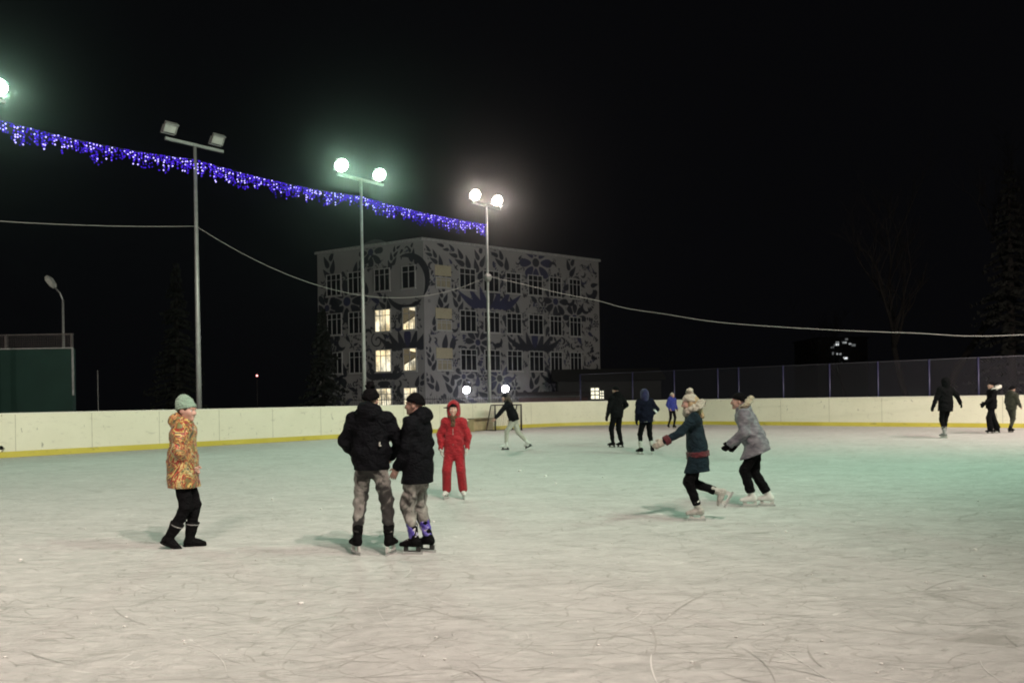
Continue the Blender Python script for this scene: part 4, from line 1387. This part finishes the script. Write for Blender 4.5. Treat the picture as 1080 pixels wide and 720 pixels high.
    if wear.get('fur'):                # fur ruff round the hood or a big scarf
        q = Field(N - .3 * k, N + .3 * k, res)
        for i in range(18):
            a = 2 * math.pi * i / 18
            c = N + T * .05 * k - Fw * .06 * k * wear.get('furback', 1) + (Sd * math.cos(a) * .115 + Fw * math.sin(a) * .10 + T * (.02 - .05 * math.sin(a))) * k * wear.get('furk', 1)
            q.ell(c, A3(.045, .045, .045) * k * wear.get('furk', 1), TM, .02)
        q.wrinkle(.014, 75, seed)
        Geo().field(q).build('fur_trim', wear['fur'], jk)
    if wear.get('scarf'):              # knitted scarf tied under the chin
        q = Field(N - .24 * k, N + .24 * k, res * .7)
        for i in range(13):
            a = math.pi * (-.15 + 1.3 * i / 12)
            q.ell(N + T * .03 * k + (Sd * math.cos(a) * .085 + Fw * math.sin(a) * .088) * k, A3(.03, .03, .034) * k, TM, .02)
        q.cap(N + Fw * .095 * k + T * .02 * k, N + Fw * .118 * k - T * .13 * k, .034 * k, .030 * k, .02, Sd, 1.4)
        q.wrinkle(.006, 80, seed)
        Geo().field(q).build('scarf', wear['scarf'], o)
    if wear.get('cap'):                # peaked cap showing under the hood, peak turned aside
        q = Field(Hc - .2 * hk, Hc + .2 * hk, res * .7)
        q.ell(hd(0, -.006, .045), A3(.086, .10, .085) * hk, HM, 0); q.cut(hd(0, 0, .045), -HM[:, 2], .004)
        q.ell(hd(.11, .09, .040), A3(.075, .05, .010) * hk, HM @ rot_frame(R(-40)), .01)
        Geo().field(q).build('cap', wear['cap'], o)
    # ------------------------------------------------ footwear
    for s in (-1, 1):
        M = FM[s]; a = An[s]
        g = lambda x, y, z: a + M @ A3(x, y, z) * k
        boot = wear.get('boot', 'skate')
        q = Field(a - .24 * k, a + .27 * k, res * .75)
        sh = nrm(Kn[s] - a)
        q.cap(g(0, -.035, -.045), g(0, .10, -.055), .043 * k, .036 * k, 0)
        q.cap(g(0, .10, -.055), g(0, .155, -.06), .036 * k, .028 * k, .02)
        q.cap(g(0, -.02, -.01), g(0, .06, -.03), .042 * k, .035 * k, .03)
        top_h = wear.get('shaft', .13) * k
        q.cap(g(0, -.012, -.02), a + sh * top_h, .046 * k, wear.get('shaftr', .056) * k, .02)
        q.cut(a + sh * top_h, sh, .006)
        q.cut(g(0, 0, -.083), -M[:, 2], .004)
        q.wrinkle(.003, 45, seed + s)
        bt = Geo().field(q)
        if boot == 'skate':
            b = bt.build('skate_boot', wear['bootm'], o)
            bl = Geo()
            bl.add(*boxgeo(a, M * k, (-.012, -.075, -.085 - lift / k * .55), (.012, -.02, -.0835)), 1)
            bl.add(*boxgeo(a, M * k, (-.012, .075, -.085 - lift / k * .55), (.012, .125, -.0835)), 1)
            bl.add(*boxgeo(a, M * k, (-.009, -.07, -.085 - lift / k * .62), (.009, .12, -.085 - lift / k * .45)), 1)
            bl.add(*boxgeo(a, M * k, (-.004, -.095, -.085 - lift / k * .99), (.004, .155, -.085 - lift / k * .60)), 0)
            bl.build('blade', [wear.get('bladem', MATS['blade']), wear.get('holderm', MATS['holder'])], b, False)
            if wear.get('lace'):
                lc = Geo()
                for i in range(5):
                    t = .03 + i * .024
                    c = g(0, .05 - i * .012, -.005 + i * .022)
                    lc.add(*boxgeo(c, M * k, (-.026, .018, -.003), (.026, .026, .005)))
                lc.build('laces', wear['lace'], b, False)
            if wear.get('wrap'):
                q = Field(a - .12 * k, a + .3 * k, res * .6)
                q.cap(a + sh * .0, a + sh * (top_h + .005), .051 * k, .064 * k, 0)
                q.cut(a + sh * (top_h + .004), sh, .006); q.cut(a + sh * .02 * k, -sh, .006); q.wrinkle(.005, 70, seed)
                Geo().field(q).build('ankle_strap', wear['wrap'], b)
        else:
            b = bt.build('boot', wear['bootm'], o)
            q = Field(a - .24 * k, a + .27 * k, res * .75)
            q.cap(g(0, -.035, -.072), g(0, .15, -.072), .047 * k, .036 * k, 0)
            q.cut(g(0, 0, -.092), -M[:, 2], .003); q.cut(g(0, 0, -.068), M[:, 2], .003)
            Geo().field(q).build('sole', wear['solem'], b)
            if wear.get('bootband'):
                q = Field(a - .1 * k, a + .3 * k, res * .6)
                q.cap(a, a + sh * top_h, .05 * k, (wear.get('shaftr', .056) + .004) * k, 0); q.cut(a + sh * (top_h - .02), sh, .003); q.cut(a + sh * (top_h - .035), -sh, .003)
                Geo().field(q).build('boot_band', wear['bootband'], b)
    return o, J

MATS['blade'] = plain('blade_steel', (.62, .62, .62), .25, .9, .05, 6, 0)
MATS['holder'] = plain('blade_holder', (.55, .55, .53), .4, 0, .05)
dark_holder = plain('holder_black', (.03, .03, .03), .4)
black_shell = fabric('black_shell', (.0055, .006, .008), .7, .3, .0)
black_wool = fabric('black_wool', (.006, .0055, .0065), .95, .4, .0)
black_cloth = fabric('black_cloth', (.006, .006, .007), .95, .35, 0)
navy_cloth = fabric('navy_cloth', (.007, .0075, .017), .9, .3, 0)
purple_hood = fabric('purple_hood', (.022, .019, .070), .85, .3)
blue_jkt = fabric('blue_jacket', (.022, .034, .24), .7, .25)
olive = fabric('olive_cloth', (.030, .033, .022), .85, .3)
teal = fabric('teal_cloth', (.006, .017, .026), .9, .3, 0)
red_suit = fabric('red_suit', (.30, .010, .018), .65, .22, .15)
dk_red = fabric('dark_red', (.085, .014, .020), .85, .3)
brown_scarf = fabric('brown_scarf', (.10, .055, .030), .95, .35)
mint = fabric('mint_knit', (.22, .33, .26), .95, .15, .2, 30)
beige_fur = fabric('beige_fur', (.40, .34, .25), 1.0, .25, .3, 30)
white_fur = fabric('white_fur', (.62, .60, .55), 1.0, .15, .3, 30)
beige_knit = fabric('beige_knit', (.42, .39, .33), .95, .2)
cream_trs = fabric('cream_cloth', (.46, .44, .39), .9, .15)
grey_white = fabric('pale_sock', (.46, .45, .42), .9, .15)
white_boot = plain('white_skate', (.62, .62, .60), .45, 0, .12)
black_boot = fabric('black_leather', (.006, .006, .0065), .8, .3, 0)
grey_boot = plain('grey_skate', (.22, .22, .22), .5, 0, .2)
rubber = fabric('black_rubber', (.006, .006, .006), .9, .2, 0)
reflect = plain('reflective_white', (.75, .75, .74), .4, 0, .05, 6, 0)
brown_hair = plain('brown_hair', (.05, .032, .02), .7, 0, .3, 30)
blond_hair = plain('blond_hair', (.36, .27, .16), .75, 0, .25, 30)
def pattern_mat(name, stops, scale, rough=.75, dist=1.2, sheen=.1, zs=1.0, hard=True, bmp=.4):
    mt, nt, b = node_mat(name)
    v = coords(nt, (1, 1, zs))
    f = noise(nt, v, scale, 4, .55, dist)
    nt.links.new(ramp(nt, f, stops, 'CONSTANT' if hard else 'LINEAR'), b.inputs['Base Color'])
    b.inputs['Roughness'].default_value = rough; b.inputs['Sheen Weight'].default_value = sheen
    bump(nt, b, noise(nt, v, 30, 3), bmp, .01)
    return mt
camo = pattern_mat('orange_print', [(0, (.045, .05, .04)), (.36, (.15, .15, .05)), (.42, (.26, .022, .014)), (.455, (.52, .38, .12)), (.485, (.055, .06, .03)), (.515, (.32, .026, .016)), (.545, (.50, .40, .16)), (.575, (.12, .12, .045)), (.61, (.62, .54, .32)), (.64, (.05, .05, .035)), (.69, (.30, .04, .018))], 4.0, .55, 2.0)
jeans = pattern_mat('mottled_denim', [(.38, (.012, .012, .012)), (.50, (.030, .029, .028)), (.555, (.19, .185, .17)), (.68, (.34, .33, .31))], 5.5, .9, .9, .1, .6, False)
jeans2 = pattern_mat('pale_mottled_denim', [(.39, (.022, .021, .02)), (.46, (.13, .125, .115)), (.58, (.29, .28, .26)), (.70, (.40, .39, .36))], 8.0, .9, 1.2, .1, .7, False)
lilac = pattern_mat('lilac_grey_print', [(.3, (.085, .08, .105)), (.5, (.16, .15, .18)), (.7, (.25, .24, .27))], 12.0, .8, .5, .1, 2.5, False)
purple_wrap = pattern_mat('purple_straps', [(0, (.06, .04, .30)), (.48, (.14, .11, .46)), (.58, (.55, .53, .55)), (.66, (.05, .035, .25))], 16.0, .5, .8)

FINE = .0115
# 1 child in the orange print jacket, walking to the right in boots
person(195, 577, -82, 1.47, 'child in mint beanie and orange patterned jacket walking in black boots',
       dict(headk=1.08, pz=1.0, py=-.01, lean=2, aL=(-.05, .05, 0), aR=(.06, -.15, .03), fL=(0, 0), fR=(0, -28), kL=(0, 1, 0), kR=(0, 1, 0),
            wR=(-.05, .10, -.45), eR=(1, -.35, -.2), wL=(.05, .10, -.45), eL=(-1, -.35, -.2), hpitch=-8, hyaw=-20, shw=.15),
       dict(lift=.008, boot='boot', bootm=black_boot, solem=rubber, shaft=.20, shaftr=.082, bootband=grey_boot, trousers=black_cloth, wide=1.15, twr=.006, hemup=.3,
            jacket=camo, hem=.205, puff=1.2, jflare=1.02, jwr=.010, hood='down', hoodk=1.15, hat=mint, tall=True, brim=.03, hair=brown_hair), FINE, 'people standing about on the ice')
# 2 teenager seen from behind
person(393, 585, -4, 1.47, 'skater seen from behind in a black hooded jacket, pompom hat and mottled jeans',
       dict(headk=1.0, pz=1.0, aL=(-.18, .02, 0), aR=(.19, .0, 0), fL=(38, 0), fR=(-14, 0), kL=(-.2, 1, 0), kR=(.2, 1, 0), shw=.175,
            wL=(-.03, .17, -.43), eL=(-1, -.6, 0), wR=(.02, .17, -.43), eR=(1, -.6, 0), hpitch=-4),
       dict(lift=.085, bootm=black_boot, trousers=jeans, wide=1.15, twr=.009, jacket=black_shell, hem=.07, puff=1.13, jwr=.010, hood='down', hoodk=1.2,
            hat=black_wool, pom=black_wool, marks=[(.135, .22, .004, .018), (.143, .20, .007, .007)], lace=grey_boot, shaft=.15, shaftr=.062), FINE, 'people standing about on the ice')
# 3 his companion, facing left
person(443, 583, 72, 1.43, 'skater in black jacket turned sideways with purple ankle straps beside friend in jeans',
       dict(headk=1.0, pz=1.0, aL=(-.08, .03, 0), aR=(.08, -.07, 0), fL=(6, 0), fR=(-6, 0), shw=.17,
            wL=(-.01, .17, -.50), eL=(-.5, -1, 0), wR=(.05, .17, -.44), eR=(.6, -1, 0), hpitch=-2, hyaw=4, palmL=(.9, .3, 0)),
       dict(lift=.07, bootm=black_boot, holderm=dark_holder, trousers=jeans2, wide=1.3, twr=.011, jacket=black_shell, hem=.19, puff=1.14, jwr=.010, hood='down', hoodk=1.15,
            hat=black_wool, lace=reflect, hemup=.42, shaft=.19, shaftr=.062, wrap=purple_wrap), FINE, 'people standing about on the ice')
# 4 child in red
person(480, 526, 176, 1.33, 'small child in a red hooded snowsuit and white skates facing the camera',
       dict(headk=1.10, pz=.99, aL=(-.155, 0, 0), aR=(.155, .0, 0), fL=(14, 0), fR=(-14, 0), shw=.155,
            wL=(-.10, .07, -.505), eL=(-1, -.5, 0), wR=(.085, .07, -.505), eR=(1, -.5, 0), hyaw=4),
       dict(lift=.06, bootm=white_boot, trousers=red_suit, jacket=red_suit, jname='snowsuit', suit=True, hem=.02, puff=1.05, jwr=.009, hood='up', zip=grey_white,
            scarf=brown_scarf, gloves=grey_white, cap=black_cloth, lace=grey_boot), FINE, 'people standing about on the ice')
# 5 striding skater by the goal
person(541, 474, 86, 1.62, 'skater in dark jacket and cream trousers striding in front of the hockey goal',
       dict(lean=22, pz=.95, py=-.05, aL=(-.05, .20, 0), aR=(.06, -.44, .06), fL=(0, 0), fR=(-20, -25), kR=(.2, 1, 0),
            wL=(-.05, .36, -.42), eL=(-.5, -1, 0), wR=(.10, -.05, -.48), hpitch=-4, armframe='world'),
       dict(lift=.07, bootm=white_boot, bladem=dark_holder, holderm=dark_holder, trousers=cream_trs, wide=1.15, jacket=black_cloth, hem=.07, puff=1.15, hair=brown_hair, longhair=True, hat=black_wool), .014)
# 6 black figure
person(651, 472, 28, 1.70, 'tall skater all in black standing with white belt line, seen from behind',
       dict(pz=.995, aL=(-.12, .05, 0), aR=(.12, -.03, 0), fL=(25, 0), fR=(20, 0), wL=(-.12, .04, -.52), wR=(.06, .14, -.40), eR=(1, -.6, 0), hpitch=-6),
       dict(lift=.07, bootm=black_boot, holderm=dark_holder, trousers=black_cloth, wide=1.2, jacket=black_cloth, hem=.09, puff=1.15, hood='down', hat=black_wool, gloves=black_cloth, band=[(-.05, .005, grey_white, 'belt_line', .006)]), .015)
# 7 purple hooded skater
person(682, 479, 12, 1.56, 'skater in dark navy clothes with purple hood and one hand on the hip',
       dict(pz=.985, side=-3, aL=(-.16, .02, 0), aR=(.19, .05, 0), fL=(30, 0), fR=(-34, 0), wL=(-.05, .12, -.50), wR=(-.02, .06, -.40), eR=(1, -.25, .05), hpitch=-5),
       dict(lift=.07, bootm=black_boot, trousers=black_cloth, wide=1.1, hemup=.36, jacket=navy_cloth, hem=.09, puff=1.15, hood='up', hoodmat=purple_hood, shaft=.2, shaftr=.05, gloves=black_cloth, sleeveband=[(1, -.12, -.34, reflect, 'reflective_band')],
            band=[(-.06, .005, grey_white, 'belt_line', .006)], wrap=grey_white), .014)
# 8 blue jacket far away
person(709, 452, 205, 1.55, 'distant skater in a bright blue jacket standing near the far boards',
       dict(pz=.99, aL=(-.07, .05, 0), aR=(.14, -.12, .02), fR=(-20, -12), wL=(-.05, .10, -.48), wR=(.06, .12, -.46), hyaw=18),
       dict(lift=.07, bootm=black_boot, trousers=black_cloth, wide=1.0, jacket=blue_jkt, hem=.07, puff=1.08, hood='down', hat=beige_knit), .017)
# 9 gliding girl with the pale hat
person(737, 549, 84, 1.42, 'gliding skater in teal top with pale woolly hat and one arm stretched out',
       dict(lean=6, pz=.965, py=.0, aL=(-.02, .0, 0), aR=(.05, -.30, .22), fL=(-4, 0), fR=(-8, -62), kL=(0, 1, 0), kR=(.1, 1, .0),
            wL=(-.08, .42, -.32), eL=(-.4, -.2, -1), wR=(.02, -.02, -.47), eR=(.6, -1, -.3), armframe='world', hpitch=-6),
       dict(lift=.07, bootm=grey_white, trousers=black_cloth, wide=1.15, jacket=teal, hem=.27, puff=1.0, jflare=1.05, hat=beige_knit, pom=beige_knit, hair=blond_hair, longhair=True, hairend=(.02, -.13, -.20),
            fur=beige_knit, furk=1.15, furback=.6, gloves=beige_knit, band=[(-.02, .04, dk_red, 'red_sash', .024)], sleeveband=[(-1, -.66, -.98, dk_red, 'red_cuff')]), .0125)
# 10 crouching skater in lilac grey
person(797, 534, 78, 1.46, 'stooping skater in lilac grey jacket and black hat leaning forward',
       dict(lean=21, pz=.96, py=-.02, aL=(-.06, .06, 0), aR=(.06, -.20, 0), fL=(4, 0), fR=(-8, 0), kL=(0, 1, 0), kR=(0, 1, 0),
            wL=(.0, .20, -.44), eL=(-.5, -1, 0), wR=(.0, .10, -.46), eR=(.5, -1, 0), armframe='world', hpitch=4),
       dict(lift=.07, bootm=white_boot, trousers=black_cloth, wide=1.2, flare=1.2, jacket=lilac, hem=.14, puff=1.3, jflare=1.06, jwr=.011, hood='down', hat=black_wool, fur=beige_fur, furk=1.05, furback=1.5, gloves=black_cloth), .0125)
# 11 black parka far right
person(998, 462, 8, 1.80, 'tall skater in a long black parka with both arms held out to the sides',
       dict(pz=1.0, side=2, aL=(-.05, .0, 0), aR=(.045, .12, 0), fL=(18, 0), fR=(-12, 0), wL=(-.20, .05, -.50), wR=(.34, .06, -.41), eL=(-1, -.4, 0), eR=(1, -.3, 0), armframe='world'),
       dict(lift=.07, bootm=grey_boot, trousers=black_cloth, wide=1.05, hemup=.35, jacket=black_cloth, hem=.17, puff=1.15, hood='up', gloves=black_cloth, shaft=.2), .015)
# 12 black coat with white fur hood
person(1046, 457, 84, 1.70, 'skater in black with white fur trimmed hood hanging on the back',
       dict(pz=.99, lean=-4, aL=(-.10, .08, 0), aR=(.10, -.24, 0), fL=(0, 0), fR=(-10, 0), wL=(-.05, .30, -.40), eL=(-.5, -1, 0), wR=(.06, .12, -.45), hpitch=2),
       dict(lift=.06, bootm=black_boot, holderm=dark_holder, trousers=black_cloth, wide=1.35, flare=1.5, hemup=.12, jacket=black_cloth, hem=.10, puff=1.12, hood='down', hat=black_wool, gloves=black_cloth, fur=white_fur, furk=1.25, furback=1.9), .015)
# 13 olive jacket
person(1067, 456, -70, 1.56, 'skater in an olive jacket and dark trousers bending slightly at the right edge',
       dict(pz=.97, lean=3, aL=(-.07, .06, 0), aR=(.08, -.20, 0), fL=(0, 0), fR=(-10, 0), wL=(-.03, .22, -.44), eL=(-.5, -1, 0), wR=(.04, .20, -.44), eR=(.5, -1, 0)),
       dict(lift=.07, bootm=black_boot, holderm=dark_holder, trousers=olive, wide=1.1, jacket=olive, hem=.08, puff=1.12, hood='down', hat=black_wool), .015)
# 14 skater leaving the picture on the left, only the trailing skate shows
person(-19, 483, 84, 1.60, 'skater leaving past the left edge, only one trailing dark boot visible',
       dict(lean=18, pz=.93, py=.02, aL=(-.05, .10, 0), aR=(.06, -.58, .15), fL=(0, 0), fR=(-10, -50), kR=(.2, 1, 0), wL=(-.1, .25, -.42), wR=(.12, -.1, -.48), armframe='world'),
       dict(lift=.07, bootm=black_boot, holderm=dark_holder, trousers=black_cloth, jacket=navy_cloth, hem=.08, hat=black_wool), .016)
